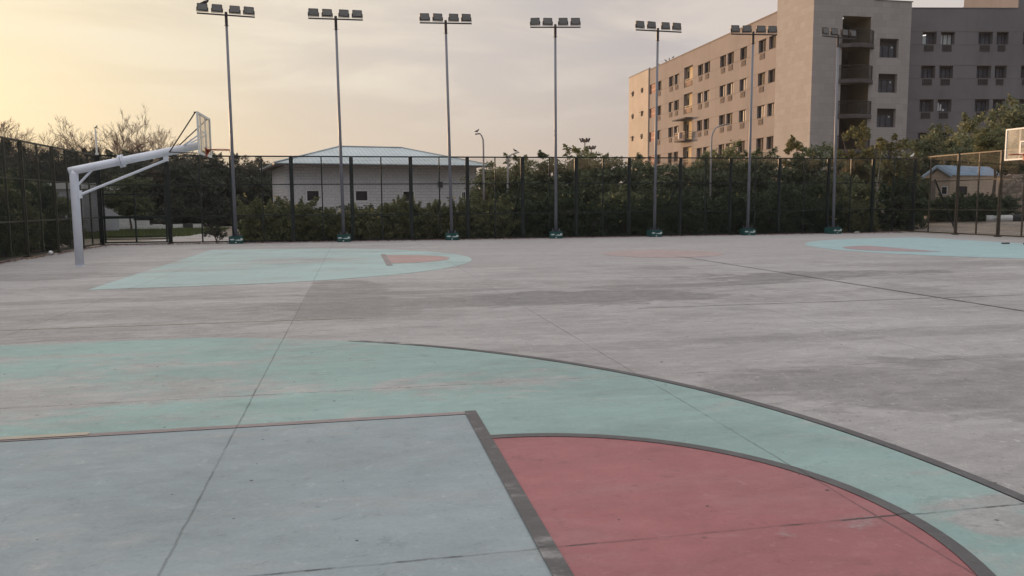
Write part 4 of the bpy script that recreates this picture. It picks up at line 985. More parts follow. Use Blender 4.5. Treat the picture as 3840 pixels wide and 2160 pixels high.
# ------------------------------------------------------------------ things seen through the gate and the side fence
wb_ = thing('white_building', 'low white flat roofed building glimpsed through the side fence bushes', 'building', (-18.6, 46.6, 0))
e1 = Vector((0.98, -0.2, 0)); e2 = Vector((0.2, 0.98, 0)); mb = MB()
mb.box(e1*1.35+e2*2+UP*1.25, (2.7, 4.0, 2.6), (e1, e2, UP)); mb.build('wall', M['hut_wall'], wb_)
mb = MB(); mb.box(e1*1.35+e2*2+UP*2.72, (3.0, 4.3, 0.34), (e1, e2, UP)); mb.build('parapet', M['kerb_white'], wb_)
mb = MB(); mb.box(e1*1.2-e2*0.02+UP*1.6, (1.0, 0.08, 0.9), (e1, e2, UP)); mb.build('window', M['dark_glass'], wb_)
mb = MB(); pts = [(0, 0), (4.2, 0), (4.2, 0.35), (3.2, 0.35), (3.2, 0.65), (2.2, 0.65), (2.2, 1.0), (1.3, 1.0), (1.3, 1.5), (0, 1.5)]
mb.prism([(x, 0, z) for x, z in pts], (0, 0.25, 0)); o = tag(mb.build('boundary_wall', M['kerb_white'], loc=(-17.4, 53.2, -0.06)), 'white wall stepping down in stages, seen through the gate', 'wall')
lw = thing('low_wall', 'long low weathered grey stone wall beyond the gate under the dark trees', 'wall', (-21.0, 78.0, -0.06))
mb = MB(); rs = random.Random(6); vs = []; cN = 60
for j, (z, dpt) in enumerate(((0, 0), (0.35, 0.02), (0.72, 0.05), (0.74, 0.55), (0, 0.6))):
    for i in range(cN+1): vs.append((i*0.33, dpt+rs.uniform(-.04, .04), z+(rs.uniform(-.05, .05) if j in (2, 3) else 0)))
mb.add(vs, [(j*(cN+1)+i, j*(cN+1)+i+1, (j+1)*(cN+1)+i+1, (j+1)*(cN+1)+i) for j in range(4) for i in range(cN)]); mb.build('stone_face', M['low_stone'], lw)
for i in range(7):
    mb = MB(); mb.box((0, 0, 0.13), (0.66, 0.22, 0.34)); bw = i % 2
    tag(mb.build('kerb_stone', M['kerb_black'] if bw else M['kerb_white'], bev=0.02, loc=(-16.0+0.69*i, 57.6-0.04*i, -0.06)), ('black' if bw else 'white')+' painted kerb stone, number %s along the road edge from the white stepped wall' % ('one', 'two', 'three', 'four', 'five', 'six', 'seven')[i], 'kerb stone', 'painted kerb stones beyond the gate')
mb = MB(); mb.box((0, 0, 0.05), (2.5, 0.3, 0.06)); tag(mb.build('threshold', M['path_pale'], loc=(-9.5, 31.35, -0.04)), kind='structure')
mb = MB(); mb.prism([(0, 0, 0), (0.42, 0, 0.02), (0.42, 0.04, 0.24), (0, 0.04, 0.22)], (0, 0.03, 0)); tag(mb.build('white_board', M['kerb_white'], loc=(-9.4, 60.5, 0.28)), 'small white board standing on the slope beyond the path', 'board')
mb = MB(); mb.tube([(0, 0, 0.09), (0.02, 0.10, 0.10), (0.04, 0.2, 0.09)], [0.03, 0.065, 0.025], 12); tag(mb.build('crumpled_bag', M['cloth_white'], loc=(-10.35, 24.2, 0.0)), 'small crumpled white bag at the foot of the side fence', 'litter')
mb = MB(); mb.box((0, 0, 0.02), (0.03, 1.4, 0.04)); tag(mb.build('wood_strip', M['rail_tan'], loc=(-10.40, 23.3, 0)), 'thin wooden strip lying along the foot of the side fence', 'wood')
for i, (x, y, lb) in enumerate(((21.45, 20.5, 'dark brick lying alone on the aqua court edge'), (21.95, 20.05, 'dark brick lying by the picture edge on the aqua court'))):
    mb = MB(); mb.box((0, 0, 0.025), (0.28 if i == 0 else 0.36, 0.10, 0.05)); tag(mb.build('brick', M['brick_dark'], bev=0.01, loc=(x, y, 0.004)), lb, 'brick', 'bricks by the far court edge')
mb = MB(); mb.box((0, 0, 0.04), (0.22, 0.15, 0.07)); tag(mb.build('white_stone', M['kerb_white'], bev=0.02, loc=(22.75, 30.75, 0)), 'small white block on the ground right of the seventh floodlight footing', 'stone')

# ------------------------------------------------------------------ street lamps and masts
NEAR = 0.70; C0 = Vector((-0.851, -3.274, 1.544))


def street_lamp(pts, base, label, head):
    near = NEAR if base[0] < 20 else 0.77
    nz = lambda p: tuple(C0+(Vector(p)-C0)*near)
    pts = [nz(p) for p in pts]; head = [nz(p) for p in head]; pts[0] = (pts[0][0], pts[0][1], -0.06); base = pts[0]
    root = thing('street_lamp', label, 'street lamp', base, 0, 'street lamps beyond the fence'); base = Vector(base)
    mb = MB(); n_ = len(pts); mb.tube([Vector(p)-base for p in pts], [0.055-0.028*i/(n_-1) for i in range(n_)], 10); mb.build('pole', M['street_pole'], root, smooth=True)
    a, b_ = [Vector(p)-base for p in head]; mb = MB(); mb.bar(a, b_, 0.15, 0.06); mb.build('lamp_head', M['street_pole'], root, bev=0.02)
    return root


street_lamp([(8.06, 51.4, -0.06), (8.08, 51.5, 3.5), (8.10, 51.6, 5.5), (8.08, 51.6, 5.95), (7.98, 51.6, 6.22), (7.85, 51.6, 6.34)], (8.06, 51.4, -0.06), 'grey street lamp with a hooked top and a bird, beside the hipped roof', [(7.90, 51.6, 6.35), (7.5, 51.6, 6.30)])
street_lamp([(10.6, 56.1, -0.06), (10.66, 56.1, 2.8), (10.74, 56.2, 4.9), (10.85, 56.2, 5.12), (11.05, 56.2, 5.24), (11.3, 56.2, 5.31)], (10.6, 56.1, -0.06), 'short brownish street lamp bending towards the apartment block, a bird on its arm', [(11.2, 56.2, 5.30), (11.6, 56.2, 5.38)])
street_lamp([(23.5, 48.4, -0.06), (23.55, 48.5, 4.5), (23.62, 48.6, 6.0), (23.72, 48.6, 6.35), (23.9, 48.6, 6.62), (24.2, 48.6, 6.78), (24.5, 48.6, 6.84)], (23.5, 48.4, -0.06), 'brown street lamp with curved arm in front of the apartment block', [(24.4, 48.6, 6.84), (24.95, 48.6, 6.92)])
for i, (x, y, h, lb) in enumerate(((42.5, 143.2, 13.2, 'taller distant stadium mast with a crown of lamps above the trees'), (49.6, 162.3, 13.2, 'shorter distant stadium mast with a crown of lamps above the trees'))):
    root = thing('high_mast_light', lb, 'stadium light', (x, y, -0.06), 0, 'distant stadium masts')
    mb = MB(); mb.tube([(0, 0, 0), (0, 0, h)], [0.22, 0.12], 10); mb.build('mast', M['street_pole'], root)
    mb = MB(); mb.tube([(0, 0, h-0.2), (0, 0, h+0.35)], 0.22, 10)
    for k in range(8): a = k*math.pi/4; mb.bar((0, 0, h), (0.7*math.cos(a), 0.7*math.sin(a), h+0.08), 0.07, 0.07)
    mb.build('head_frame', M['dark_metal'], root)
    for k in range(8):
        a = k*math.pi/4; c = Vector((0.85*math.cos(a), 0.85*math.sin(a), h+0.18)); mb = MB(); dn = Vector((math.cos(a)*0.45, math.sin(a)*0.45, 0.9)).normalized()
        mb.bar(c-dn*0.38, c+dn*0.38, 0.26, 0.2); mb.build('lamp', M['grille_dark'], root)

# ------------------------------------------------------------------ birds
def bird(loc, rz, label, mat_='bird_dark', s=1.0, up_=0.5):
    mb = MB(); prof = [(-0.16, 0.05, 0.012), (-0.08, 0.065, 0.03), (-0.03, 0.085, 0.048), (0.03, 0.10, 0.052), (0.075, 0.13, 0.036), (0.09, 0.165, 0.026), (0.105, 0.185, 0.028), (0.125, 0.185, 0.018), (0.15, 0.178, 0.004)]
    mb.tube([(x*s, 0, (z*(0.6+up_)+0.005)*s) for x, z, r_ in prof], [r_*s for x, z, r_ in prof], 10)
    for y in (-0.015, 0.015): mb.tube([(0.01*s, y*s, 0), (0.01*s, y*s, 0.06*s)], 0.005*s, 5)
    o = mb.build('bird', M[mat_], smooth=True, loc=loc); o.rotation_euler = (0, 0, rz); return tag(o, label, 'bird')


bird((-6.36, 30.80, POLE_H+0.27), 0.2, 'dark pigeon perched on the lamps of the first floodlight pole', s=1.2)
bird((-10.76, 31.2, FH+1.0), -0.4, 'dark bird perched on the white pipe at the fence corner', s=0.55, up_=0.8)
bird(tuple(C0+(Vector((7.66, 51.6, 6.39))-C0)*NEAR), 0.3, 'dark bird perched on the hooked street lamp', s=0.85)
bird(tuple(C0+(Vector((11.3, 56.2, 5.37))-C0)*NEAR), 2.8, 'dark bird perched on the short bent street lamp', s=0.9)
bird((25.9, 31.2, FH), 0.3, 'white bird perched on the fence rail at the corner near the shed', 'bird_white', s=1.1)
for i, (y, lb) in enumerate(((107.9, 'bird perched on the roof corner where the end block begins'), (104.6, 'bird on the apartment roof edge, second from the end block'), (101.9, 'bird on the apartment roof edge, third from the end block'), (100.7, 'bird on the apartment roof edge, fourth from the end block'), (99.4, 'bird on the apartment roof edge, fifth from the end block'))):
    bird((XW-0.05, y, 20.70), 1.2+i, lb, s=1.5)

# ------------------------------------------------------------------ foliage
def leaves(name, centers, per, rad, size, mats, seed, flat=0.5, asp=0.5):
    """leaf mesh: per leaves gathered round every centre"""
    rg = np.random.default_rng(seed); C = np.asarray(centers, float); R_ = C[:, 3]; cnt = np.clip(per*(R_/np.median(R_))**1.7, 4, per*2).astype(int); n = int(cnt.sum())
    c = np.repeat(C[:, :3], cnt, 0); rr = np.repeat(R_, cnt)
    d = rg.normal(size=(n, 3)); d /= np.linalg.norm(d, axis=1)[:, None]+1e-9
    pos = c+d*(rr*rg.random(n)**0.45)[:, None]*np.array([1, 1, 0.75])
    nm = rg.normal(size=(n, 3)); nm[:, 2] += flat*1.5; nm /= np.linalg.norm(nm, axis=1)[:, None]
    a = np.cross(nm, rg.normal(size=(n, 3))); a /= np.linalg.norm(a, axis=1)[:, None]+1e-9; b_ = np.cross(nm, a)
    s = size*rg.uniform(0.6, 1.35, n)[:, None]
    v = np.stack([pos-a*s, pos+b_*s*asp-a*s*0.1, pos+a*s, pos-b_*s*asp+nm*s*0.2], 1).reshape(-1, 3)
    me = bpy.data.meshes.new(name); me.vertices.add(4*n); me.vertices.foreach_set('co', v.ravel().astype(np.float32))
    me.loops.add(4*n); me.loops.foreach_set('vertex_index', np.arange(4*n, dtype=np.int32))
    me.polygons.add(n); me.polygons.foreach_set('loop_start', np.arange(0, 4*n, 4, dtype=np.int32)); me.polygons.foreach_set('loop_total', np.full(n, 4, np.int32))
    me.materials.append(mats); me.update(); me.validate(); return me


def crown_centres(seed, r, h, n, low=0.06, lumps=6):
    """clump centres of one crown: a few boughs, each an uneven cloud of clumps"""
    rg = random.Random(seed); out = []; boughs = []
    for i in range(lumps):
        a = 2*math.pi*(i+rg.uniform(-.35, .35))/lumps; q = rg.uniform(0.25, 0.62)
        boughs.append((r*q*math.cos(a), r*q*math.sin(a), h*rg.uniform(0.26, 0.80), r*rg.uniform(0.32, 0.50)))
    boughs.append((rg.uniform(-.15, .15)*r, rg.uniform(-.15, .15)*r, h*rg.uniform(0.80, 0.88), r*0.40)); boughs.append((0, 0, h*0.5, r*0.5))
    if low < 0.05: boughs += [(r*0.5*math.cos(k), r*0.5*math.sin(k), h*0.2, r*0.42) for k in (0.3, 1.6, 2.8, 4.1, 5.3)]
    while len(out) < n:
        bx, by, bz, br_ = rg.choice(boughs); d = Vector((rg.gauss(0, 1), rg.gauss(0, 1), rg.gauss(0, 0.8))).normalized()
        q = br_*rg.uniform(0.55, 1.08); p = (bx+d.x*q, by+d.y*q, bz+d.z*q*0.8*(h/(2*r) if h > 2*r else 1))
        if p[2] < h*low: continue
        out.append((*p, rg.uniform(0.13, 0.26)*r*0.75))
    for i in range(max(4, n//14)):                                   # shoots that break the outline
        bx, by, bz, br_ = rg.choice(boughs); a = rg.uniform(0, 6.28); u_ = Vector((math.cos(a)*0.6, math.sin(a)*0.6, 1)).normalized()
        for k in range(5): q = br_*(0.9+0.09*k); out.append((bx+u_.x*q, by+u_.y*q, bz+u_.z*q, 0.075*r*(1.3-0.22*k)))
    return out


def hedge_centres(seed, r, h, n):
    """a shrub in leaf from the ground up, its top broken by shoots"""
    rg = random.Random(seed); out = []
    for i in range(n):
        a = rg.uniform(0, 6.28); z = rg.uniform(0.04, 0.86)*h; q = r*math.sqrt(rg.random())*(1.0 if z < 0.55*h else 1.0-0.9*(z/h-0.55))
        out.append((q*math.cos(a), q*math.sin(a), z, rg.uniform(0.12, 0.24)))
    for i in range(16):
        a = rg.uniform(0, 6.28); q = r*rg.uniform(0.1, 0.85); z = h*rg.uniform(0.74, 0.92)
        for k in range(4): out.append((q*math.cos(a)*(1+.08*k), q*math.sin(a)*(1+.08*k), z+0.10*k, 0.11-0.018*k))
    return out


def trunk_mesh(seed, h, r0, spread, mat_, multi=1):
    rg = random.Random(seed); mb = MB()
    for s in range(multi):
        a = rg.uniform(0, 6.28); lean = Vector((math.cos(a), math.sin(a), 0))*(0.25 if multi > 1 else 0.06)*h; pts = [Vector((0, 0, -0.1))+Vector((math.cos(a), math.sin(a), 0))*(0.1 if multi > 1 else 0)]
        for k in range(1, 5): pts.append(Vector((0, 0, h*0.62*k/4))+lean*(k/4)+Vector((rg.uniform(-.06, .06), rg.uniform(-.06, .06), 0))*h*0.3)
        mb.tube(pts, [r0*(1-0.18*k) for k in range(5)], 7)
        for k in range(7):
            a2 = rg.uniform(0, 6.28); st = pts[rg.choice((2, 3, 3, 4))]; e = st+Vector((math.cos(a2)*spread*rg.uniform(.4, .8), math.sin(a2)*spread*rg.uniform(.4, .8), h*rg.uniform(.12, .34)))
            mid = st.lerp(e, 0.5)+Vector((0, 0, -0.03*h)); mb.tube([st, mid, e], [r0*0.45, r0*0.3, r0*0.1], 5)
    return mb.mesh('trunk', mat_)


def bare_mesh(name, seed, h, spread, mat_, depth=5, r0=0.09):
    """leafless thorn tree: forking boughs that fan out into many fine twigs"""
    rg = random.Random(seed); mb = MB()
    def grow(p, d, L, r_, lev):
        q = p; pts = [p]; dd = d.copy()
        for k in range(3):
            dd = (dd+Vector((rg.gauss(0, .13), rg.gauss(0, .13), rg.gauss(0.03, .08)))).normalized(); q = q+dd*(L/3); pts.append(q)
        mb.tube(pts, [r_, r_*0.85, r_*0.7, r_*0.55], 5 if lev > 2 else 3, cap=False)
        if lev == 0: return
        for k in range(3 if lev > 1 else 6):
            s = pts[rg.choice((1, 2, 3, 3))]; nd = (dd+Vector((rg.gauss(0, .42), rg.gauss(0, .42), rg.gauss(0.10, .26)))).normalized()
            grow(s, nd, L*rg.uniform(.58, .74), max(r_*0.58, 0.007), lev-1)
    nb = 12
    for i in range(nb):
        a = 2*math.pi*(i*0.618+rg.uniform(-.1, .1)); el = R(18+66*(i/(nb-1))); hz = math.cos(el)*spread
        grow(Vector((0, 0, h*0.25)), Vector((math.cos(a)*hz, math.sin(a)*hz, math.sin(el))).normalized(), h*(0.33+0.05*hz), r0*0.5, depth)
    mb.tube([(0, 0, -0.1), (0.05, 0, h*0.14), (0, 0.03, h*0.27)], [r0*1.3, r0*1.1, r0*0.8], 8)
    return mb.mesh(name, mat_)


# hedge shrubs right behind the far fence
HK = [leaves('foliage', hedge_centres(40+i, 1.0, 1.72, 170), 50, 0.2, 0.058, M['hedge_leaf'], 60+i, 0.4, 0.42) for i in range(4)]
HKL = [leaves('foliage', hedge_centres(50+i, 1.0, 1.72, 140), 48, 0.2, 0.058, M['olive_leaf'], 70+i, 0.4, 0.42) for i in range(2)]
HS = [trunk_mesh(80+i, 1.7, 0.035, 0.6, M['bark'], 4) for i in range(2)]
FLW = []
for i in range(3):
    cc_ = crown_centres(90+i, 1.02, 1.95, 30); rgf = random.Random(i); cc_ = [(x*1.08, y*1.08-0.12, z*1.04, 0.05) for x, y, z, r_ in cc_ if z > 0.5]
    FLW.append(leaves('flowers', rgf.sample(cc_, 15), 5, 0.05, 0.036, M['yellow_petal'], 95+i, 0.3, 0.8))
ORD = ['first', 'second', 'third', 'fourth', 'fifth', 'sixth', 'seventh']
hr = random.Random(12)
gaps = [(POLES[i][0], POLES[i+1][0], i) for i in range(6)]+[(POLES[6][0], 24.3, 6)]
WHERE = [['close against', 'midway after', 'well past'][k] for k in range(3)]
HTS = {(0, 0): 1.98, (0, 1): 1.9, (0, 2): 1.45, (1, 0): 1.6, (1, 1): 1.95, (1, 2): 1.75, (2, 0): 1.85, (2, 1): 1.95, (2, 2): 1.9}
for x0, x1, gi in gaps:
    cnt = 3 if gi < 6 else 2
    for k in range(cnt):
        x = x0+(x1-x0)*(k+0.55)/cnt+hr.uniform(-.15, .15); hh = HTS.get((gi, k), hr.uniform(1.7, 2.05))
        light = gi < 2 or (gi == 2 and k < 2) or hr.random() < 0.2
        lb = ('olive leaved' if light else 'dark leaved')+' hedge shrub '+(('just right of the %s floodlight pole', 'midway between the %s floodlight pole and the next', 'just left of the pole that follows the %s floodlight pole')[k] % ORD[gi] if gi < 6 else ('just right of the seventh floodlight pole', 'at the ragged hedge end near the fence corner')[k])
        rz = hr.uniform(0, 6.28); s_ = (hr.uniform(1.02, 1.22), hr.uniform(0.62, 0.7), hh/1.85)
        root = thing('hedge_shrub', lb, 'shrub', (x, 32.35+hr.uniform(-.1, .2), -0.06), 0, 'hedge shrubs behind the far fence', s_)
        hm = HKL if light else HK
        link('foliage', hm[hr.randrange(len(hm))], root, (0, 0, 0), rz); link('stems', HS[hr.randrange(2)], root, (0, 0, 0), rz)
        if light or hr.random() < 0.6: link('flowers', FLW[hr.randrange(3)], root, (0, 0, 0), hr.uniform(-1, 1))
        # a darker, fuller second row plugs the foot of the hedge
for i in range(13):
    x = -4.6+2.15*i+hr.uniform(-.2, .2); root = thing('backing_shrub', 'x', 'shrub', (x, 34.0+hr.uniform(-.2, .4), -0.06), 0, 'low dark shrubs filling the back of the hedge', (1.45, 0.9, hr.uniform(0.72, 0.86)))
    root['label'] = 'dense dark shrubs filling the shady back of the flowering hedge'
    link('foliage', HK[i % 4], root, (0, 0, 0), hr.uniform(0, 6.28)); link('stems', HS[i % 2], root)
root = thing('young_shrub', 'small pale scruffy shrub between the gate and the first floodlight pole', 'shrub', (-6.55, 32.1, -0.06), 0, None, (0.62, 0.5, 0.5))
link('foliage', leaves('foliage', crown_centres(31, 1.0, 1.85, 70, lumps=5), 26, 0.2, 0.06, M['scrub_leaf'], 33, 0.4, 0.4), root); link('stems', HS[0], root)

# trees between the fence and the apartment block
TD = [(leaves('crown', crown_centres(100+i, 2.1, 4.4, 260, lumps=11), 46, 0.3, 0.085, M['dark_leaf'], 120+i, 0.5, 0.45)) for i in range(3)]
TO = [(leaves('crown', crown_centres(110+i, 2.1, 4.4, 240, lumps=11), 44, 0.3, 0.085, M['olive_leaf'], 130+i, 0.5, 0.45)) for i in range(2)]
TL = [(leaves('crown', crown_centres(116+i, 1.5, 4.4, 150, lumps=7), 34, 0.26, 0.085, M['light_leaf'], 140+i, 0.4, 0.45)) for i in range(2)]
TT = [trunk_mesh(150+i, 4.2, 0.09, 1.2, M['bark'], 1+i % 2) for i in range(3)]
CG = Vector((-0.851, -3.274, 0))


def at_px(px, dep):
    """ground point on the sight line of picture column px (0-2576) at axis depth dep"""
    a = math.atan((px-1288)/1993.3)+CAM_YAW; q = dep/math.cos(a-CAM_YAW); return CG+Vector((math.sin(a), math.cos(a), 0))*q


def top_z(py, dep): return 1.544+dep*(508-py)/1993.3*1.02


tr_ = random.Random(77)
TREES = [  # column, crown top row, depth, width scale, kind, label
    (1238, 408, 47, 1.0, 'O', 'low olive tree beside the hooked street lamp and the hall corner'), (1312, 398, 49, 1.05, 'O', 'olive tree behind the short bent street lamp'),
    (1385, 396, 46, 1.1, 'D', 'dark tree seen behind the middle floodlight pole'), (1462, 380, 48, 1.15, 'O', 'bushy tree below the two distant stadium masts, rising over the fence'),
    (1535, 392, 45, 1.1, 'D', 'dark tree just left of the end of the apartment block'), (1612, 402, 47, 1.0, 'D', 'dark tree below the apartment end block with small windows'),
    (1690, 412, 44, 1.0, 'D', 'low dark tree right of the fifth floodlight pole, building showing over it'), (1762, 404, 46, 1.05, 'D', 'dark tree around the curved arm street lamp pole'),
    (1835, 362, 47, 1.0, 'O', 'olive tree top reaching over the fence by the sixth floodlight pole'), (1918, 390, 44, 1.05, 'D', 'dark tree right of the sixth floodlight pole'),
    (1995, 350, 46, 0.85, 'L', 'light feathery tree against the sunlit tower face'), (2062, 366, 45, 1.0, 'D', 'dark tree below the shaded tower face'),
    (2150, 318, 48, 1.05, 'L', 'tall yellowish tree in front of the tower balconies'), (2238, 348, 46, 1.1, 'L', 'pale olive tree below the tower windows'),
    (2335, 340, 57, 1.2, 'D', 'dark tree against the grey wing above the fence corner'), (2440, 312, 60, 1.5, 'O', 'large olive tree behind the shed roof'),
    (2520, 275, 62, 1.6, 'D', 'big dark tree over the far basketball backboard'), (2620, 240, 62, 1.9, 'O', 'biggest tree, filling the picture edge above the backboard')]
for (px, py, dep, wsc, kd, lb) in TREES:
    z = top_z(py, dep); p = at_px(px, dep); bank = {'D': TD, 'O': TO, 'L': TL}[kd]
    root = thing('leafy_tree', lb, 'tree', (p.x, p.y, -0.06), tr_.uniform(0, 6.28), 'trees between the fence and the apartments', (wsc*1.12, wsc*1.12, z/4.35))
    link('crown', bank[tr_.randrange(len(bank))], root, (0, 0, 0)); link('trunk', TT[tr_.randrange(3)], root)
for i, (px, py, dep, wsc, lb) in enumerate(((1290, 470, 40, 0.9, 'round bush behind the hedge below the bent street lamp'), (1420, 455, 40, 1.0, 'round bush behind the hedge right of the middle floodlight pole'), (1560, 462, 39, 1.0, 'round bush behind the hedge left of the fifth floodlight pole'),
                           (1720, 468, 40, 1.0, 'round bush behind the hedge left of the curved arm street lamp'), (1850, 470, 39, 0.95, 'round bush behind the hedge left of the sixth floodlight pole'), (1960, 455, 40, 1.0, 'round bush behind the hedge right of the sixth floodlight pole'), (2040, 450, 41, 1.0, 'round bush behind the hedge left of the seventh floodlight pole'),
                           (2140, 440, 41, 1.1, 'round bush behind the hedge right of the seventh floodlight pole'), (2255, 450, 42, 1.1, 'round bush behind the ragged end of the hedge'), (2310, 440, 54, 1.4, 'dark bush behind the fence corner post'))):
    z = top_z(py, dep); p = at_px(px, dep)
    root = thing('round_bush', lb, 'bush', (p.x, p.y, -0.06), tr_.uniform(0, 6.28), 'bushes behind the hedge', (wsc*1.25, wsc*1.25, z/1.85))
    link('foliage', (HK+HKL)[tr_.randrange(6)], root); link('stems', HS[i % 2], root)
p = at_px(2196, 40); root = thing('sapling', 'slim pale stemmed sapling standing just right of the seventh floodlight pole', 'tree', (p.x, p.y, -0.06))
mb = MB(); mb.tube([(0, 0, 0), (0.05, 0, 1.5), (0.16, 0, 2.8), (0.3, 0.02, 4.0)], [0.05, 0.042, 0.03, 0.01], 7); mb.tube([(0.1, 0, 2.0), (0.5, 0.1, 3.0)], [0.025, 0.008], 5); mb.tube([(0.12, 0, 2.4), (-0.25, 0.1, 3.2)], [0.02, 0.008], 5); mb.build('trunk', M['pale_bark'], root)
link('crown', leaves('crown', [(0.3, 0, 3.9, .3), (0.5, 0.1, 3.1, .25), (-0.25, 0.1, 3.3, .25), (0.1, 0, 3.4, .3), (0.2, 0, 2.6, .2)], 45, 0.2, 0.06, M['olive_leaf'], 5), root)
for i, (px, py, dep, ws, lb) in enumerate(((2350, 497, 44, 0.85, 'scrubby bush at the shed door'), (2405, 487, 44, 0.95, 'scrubby bush against the shed gable corner'), (2455, 490, 44, 0.95, 'scrubby bush against the long shed wall'), (2510, 497, 46, 0.95, 'scrubby bush between the shed and the stone wall'))):
    z = top_z(py, dep); p = at_px(px, dep); root = thing('scrub_bush', lb, 'bush', (p.x, p.y, -0.06), i*1.3, 'scrub around the shed', (ws*1.15, ws*1.15, max(0.4, (z-0.45)/1.85))); root.location.z = bank_z(p.x, p.y)-0.08
    link('foliage', HK[i], root); link('stems', HS[i % 2], root)
p = at_px(2492, 44); root = thing('slim_tree', 'slim grey trunked tree leaning in front of the shed beside the brown fence post', 'tree', (p.x, p.y, -0.06+bank_z(p.x, p.y)))
mb = MB(); mb.tube([(-0.05, 0, 0), (0.02, 0, 1.2), (0.08, 0, 2.2), (0.0, 0, 3.2), (-0.2, 0, 4.6)], [0.11, 0.09, 0.07, 0.05, 0.02], 8); mb.tube([(0.08, 0, 2.2), (0.6, 0, 3.4)], [0.05, 0.02], 6); mb.build('trunk', M['bark'], root)
link('crown', TO[1], root, (-0.1, 0, 2.5), 1.0, (0.8, 0.8, 0.62))

# dark wood beyond the gate, bare thorn trees over it, bushes outside the side fence
WD = [leaves('crown', crown_centres(200+i, 3.2, 5.2, 560, 0.03, lumps=14), 50, 0.4, 0.115, M['scrub_leaf'], 210+i, 0.3, 0.35) for i in range(3)]
WT = [trunk_mesh(220+i, 4.2, 0.10, 2.4, M['bark'], 3) for i in range(2)]
WOOD = [(-330, 352, 58), (-235, 345, 62), (-140, 350, 58), (-60, 352, 60), (20, 374, 58), (95, 380, 62), (165, 388, 60), (235, 392, 63), (305, 392, 61), (372, 393, 64), (436, 396, 62), (500, 396, 66), (562, 398, 64), (622, 404, 66), (672, 410, 70), (735, 432, 78)]
for i, (px, py, dep) in enumerate(WOOD):
    z = top_z(py, dep); p = at_px(px, dep)
    root = thing('thorn_tree', 'dense dark thorn tree in the wood beyond the gate', 'tree', (p.x, p.y, -0.06), tr_.uniform(0, 6.28), 'dense dark thorn trees of the wood beyond the gate', (1.05, 1.05, z/5.0))
    link('crown', WD[i % 3], root); link('trunk', WT[i % 2], root)
for i in range(11):                                                  # a second row thickens the wood lower down
    px = -260+98*i; dep = 82; p = at_px(px, dep)
    root = thing('thorn_tree', 'dense dark thorn tree in the wood beyond the gate', 'tree', (p.x, p.y, -0.06), tr_.uniform(0, 6.28), 'dense dark thorn trees of the wood beyond the gate', (1.5, 1.2, 0.98))
    link('crown', WD[(i+1) % 3], root); link('trunk', WT[i % 2], root)
BT = [bare_mesh('branches', 301, 6.4, 1.25, M['twig'], 5), bare_mesh('branches', 305, 6.4, 1.0, M['twig'], 5)]
for (px, py, dep, ws, k, rz, lb) in ((305, 290, 66, 1.20, 0, 0.4, 'wide leafless thorn tree fanning twigs above the hoop arm'), (428, 322, 72, 0.75, 1, 1.2, 'smaller leafless tree behind the backboard stays'), (30, 298, 66, 1.15, 1, 2.0, 'leafless tree above the side fence glowing in the low sun'),
                                   (105, 332, 70, 0.7, 0, 2.9, 'short bare tree between the two larger leafless trees'), (-70, 292, 66, 1.2, 0, 4.0, 'leafless tree at the picture edge nearest the sun')):
    z = top_z(py, dep); p = at_px(px, dep); root = thing('bare_tree', lb, 'tree', (p.x, p.y, -0.06), rz, 'leafless trees above the wood', (ws*1.2, ws*1.2, z/6.9))
    link('branches', BT[k], root)
for i, (y, ws, h_, lb) in enumerate(((30.2, 1.1, 2.3, 'olive bush outside the side fence by the corner post'), (28.0, 1.2, 2.9, 'bush outside the side fence behind the white hoop post'), (25.6, 1.2, 2.6, 'bush outside the side fence just left of the hoop post'), (23.2, 1.25, 3.0, 'bush outside the side fence above the white bag'),
                              (20.8, 1.2, 2.8, 'bush outside the side fence at the picture edge'), (18.2, 1.3, 3.0, 'bush outside the side fence just beyond the picture edge'))):
    root = thing('fence_bush', lb, 'bush', (-12.3-0.3*(i % 2), y, -0.06), i*1.1, 'bushes outside the side fence', (ws*1.05, ws*1.05, h_/1.85))
    link('foliage', (HKL if i % 2 == 0 else HK)[i % 2], root); link('stems', HS[i % 2], root)
for i, (x, y, h_, ws) in enumerate(((-16.5, 38.5, 3.3, 1.5), (-17.5, 34.0, 3.5, 1.6), (-18.0, 29.0, 3.6, 1.6), (-18.0, 24.0, 3.6, 1.6))):
    root = thing('wild_bush', ['tall olive bush left of the white low building', 'tall olive bush in the sun behind the fence middle', 'tall bush glimpsed over the first side fence rail', 'tall bush behind the fence at the picture edge'][i], 'bush', (x, y, -0.06), i*0.9, 'wild bushes beyond the side fence', (ws, ws, h_/1.85))
    link('foliage', HKL[i % 2], root); link('stems', HS[i % 2], root)
# small tree with hanging leaves over the gate
p = at_px(330, 46); root = thing('leafy_tree', 'dark low tree hanging over the gate and the white stepped wall', 'tree', (p.x, p.y, -0.06), 0.5, 'trees between the fence and the apartments', (0.85, 0.85, 0.66))
del root['group']
link('crown', TD[1], root, (0, 0, 0.9)); link('trunk', TT[0], root)

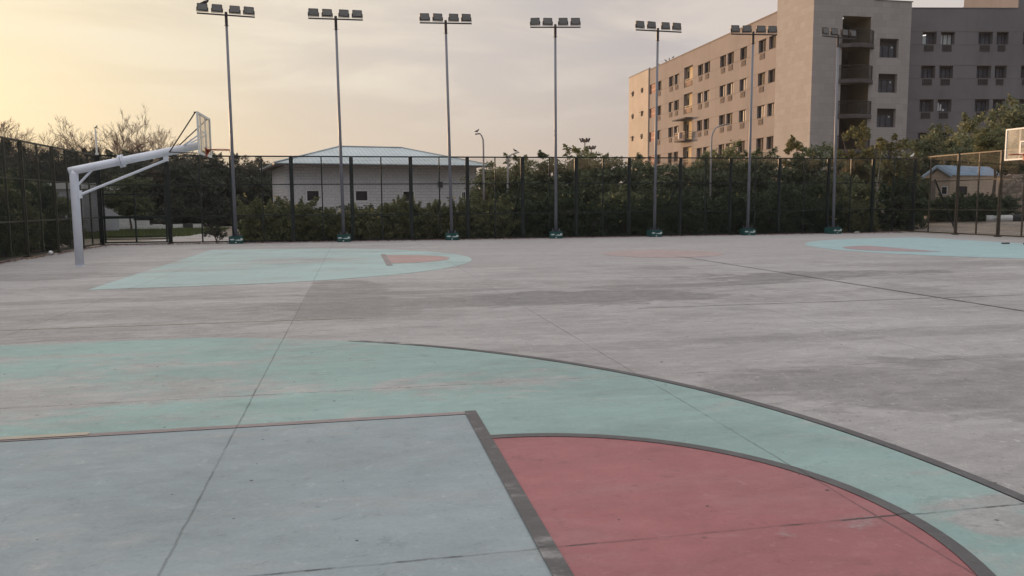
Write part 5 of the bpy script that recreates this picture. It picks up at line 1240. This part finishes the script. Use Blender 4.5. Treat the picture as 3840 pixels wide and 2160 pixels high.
# grass beyond the gate, dry leaves along the fence foot
rgs = np.random.default_rng(5)
poly = [(-16.5, 38.5), (-9.6, 40.5), (-9.0, 46), (-9.6, 53), (-17.5, 54.5)]
pts = []
while len(pts) < 9000:
    x, y = rgs.uniform(-17.5, -9.0), rgs.uniform(38.5, 54.5)
    if x < -9.4+0.02*(y-40) and y > 38.5+max(0, (x+16.5)*0.3): pts.append((x, y))
v = []; f = []
for i, (x, y) in enumerate(pts):
    h = rgs.uniform(0.08, 0.24)*(1.2-0.04*(y-38)); a = rgs.uniform(0, 6.28); w_ = 0.03; dx, dy = math.cos(a)*w_, math.sin(a)*w_; lx, ly = rgs.normal(0, 0.08, 2)
    v += [(x-dx, y-dy, -0.05), (x+dx, y+dy, -0.05), (x+lx, y+ly, h)]; f.append((3*i, 3*i+1, 3*i+2))
mb = MB(); mb.v = v; mb.f = f; mb.m = [0]*len(f); tag(mb.build('grass', M['grass_blade'], fix=False), kind='stuff')
v = []; f = []
for i in range(3200):
    x = rgs.uniform(-10.3, 25.2); y = 31.0-abs(rgs.normal(0, 0.32)); s = rgs.uniform(0.025, 0.075); a = rgs.uniform(0, 6.28); c_, s_ = math.cos(a)*s, math.sin(a)*s
    if rgs.random() < 0.15: x = -10.55+abs(rgs.normal(0, 0.15)); y = rgs.uniform(15, 31)
    v += [(x-c_, y-s_, 0.012), (x+s_*0.5, y-c_*0.5, 0.02), (x+c_, y+s_, 0.018+0.4*s), (x-s_*0.5, y+c_*0.5, 0.015)]; f.append((4*i, 4*i+1, 4*i+2, 4*i+3))
mb = MB(); mb.v = v; mb.f = f; mb.m = [0]*len(f); tag(mb.build('leaf_litter', M['dry_leaf'], fix=False), kind='stuff')

# ------------------------------------------------------------------ thin evening haze
m = bpy.data.materials.new('haze'); m.use_nodes = True; nt = m.node_tree; nt.nodes.clear()
ou = nt.nodes.new('ShaderNodeOutputMaterial'); pv = nt.nodes.new('ShaderNodeVolumePrincipled'); nt.links.new(pv.outputs[0], ou.inputs['Volume'])
pv.inputs['Color'].default_value = (0.93, 0.92, 0.91, 1); pv.inputs['Density'].default_value = 0.0002; pv.inputs['Anisotropy'].default_value = 0.35
mb = MB(); mb.span(-1600, 1600, -1600, 1600, -1.1, 26.0); tag(mb.build('haze', m), kind='stuff')
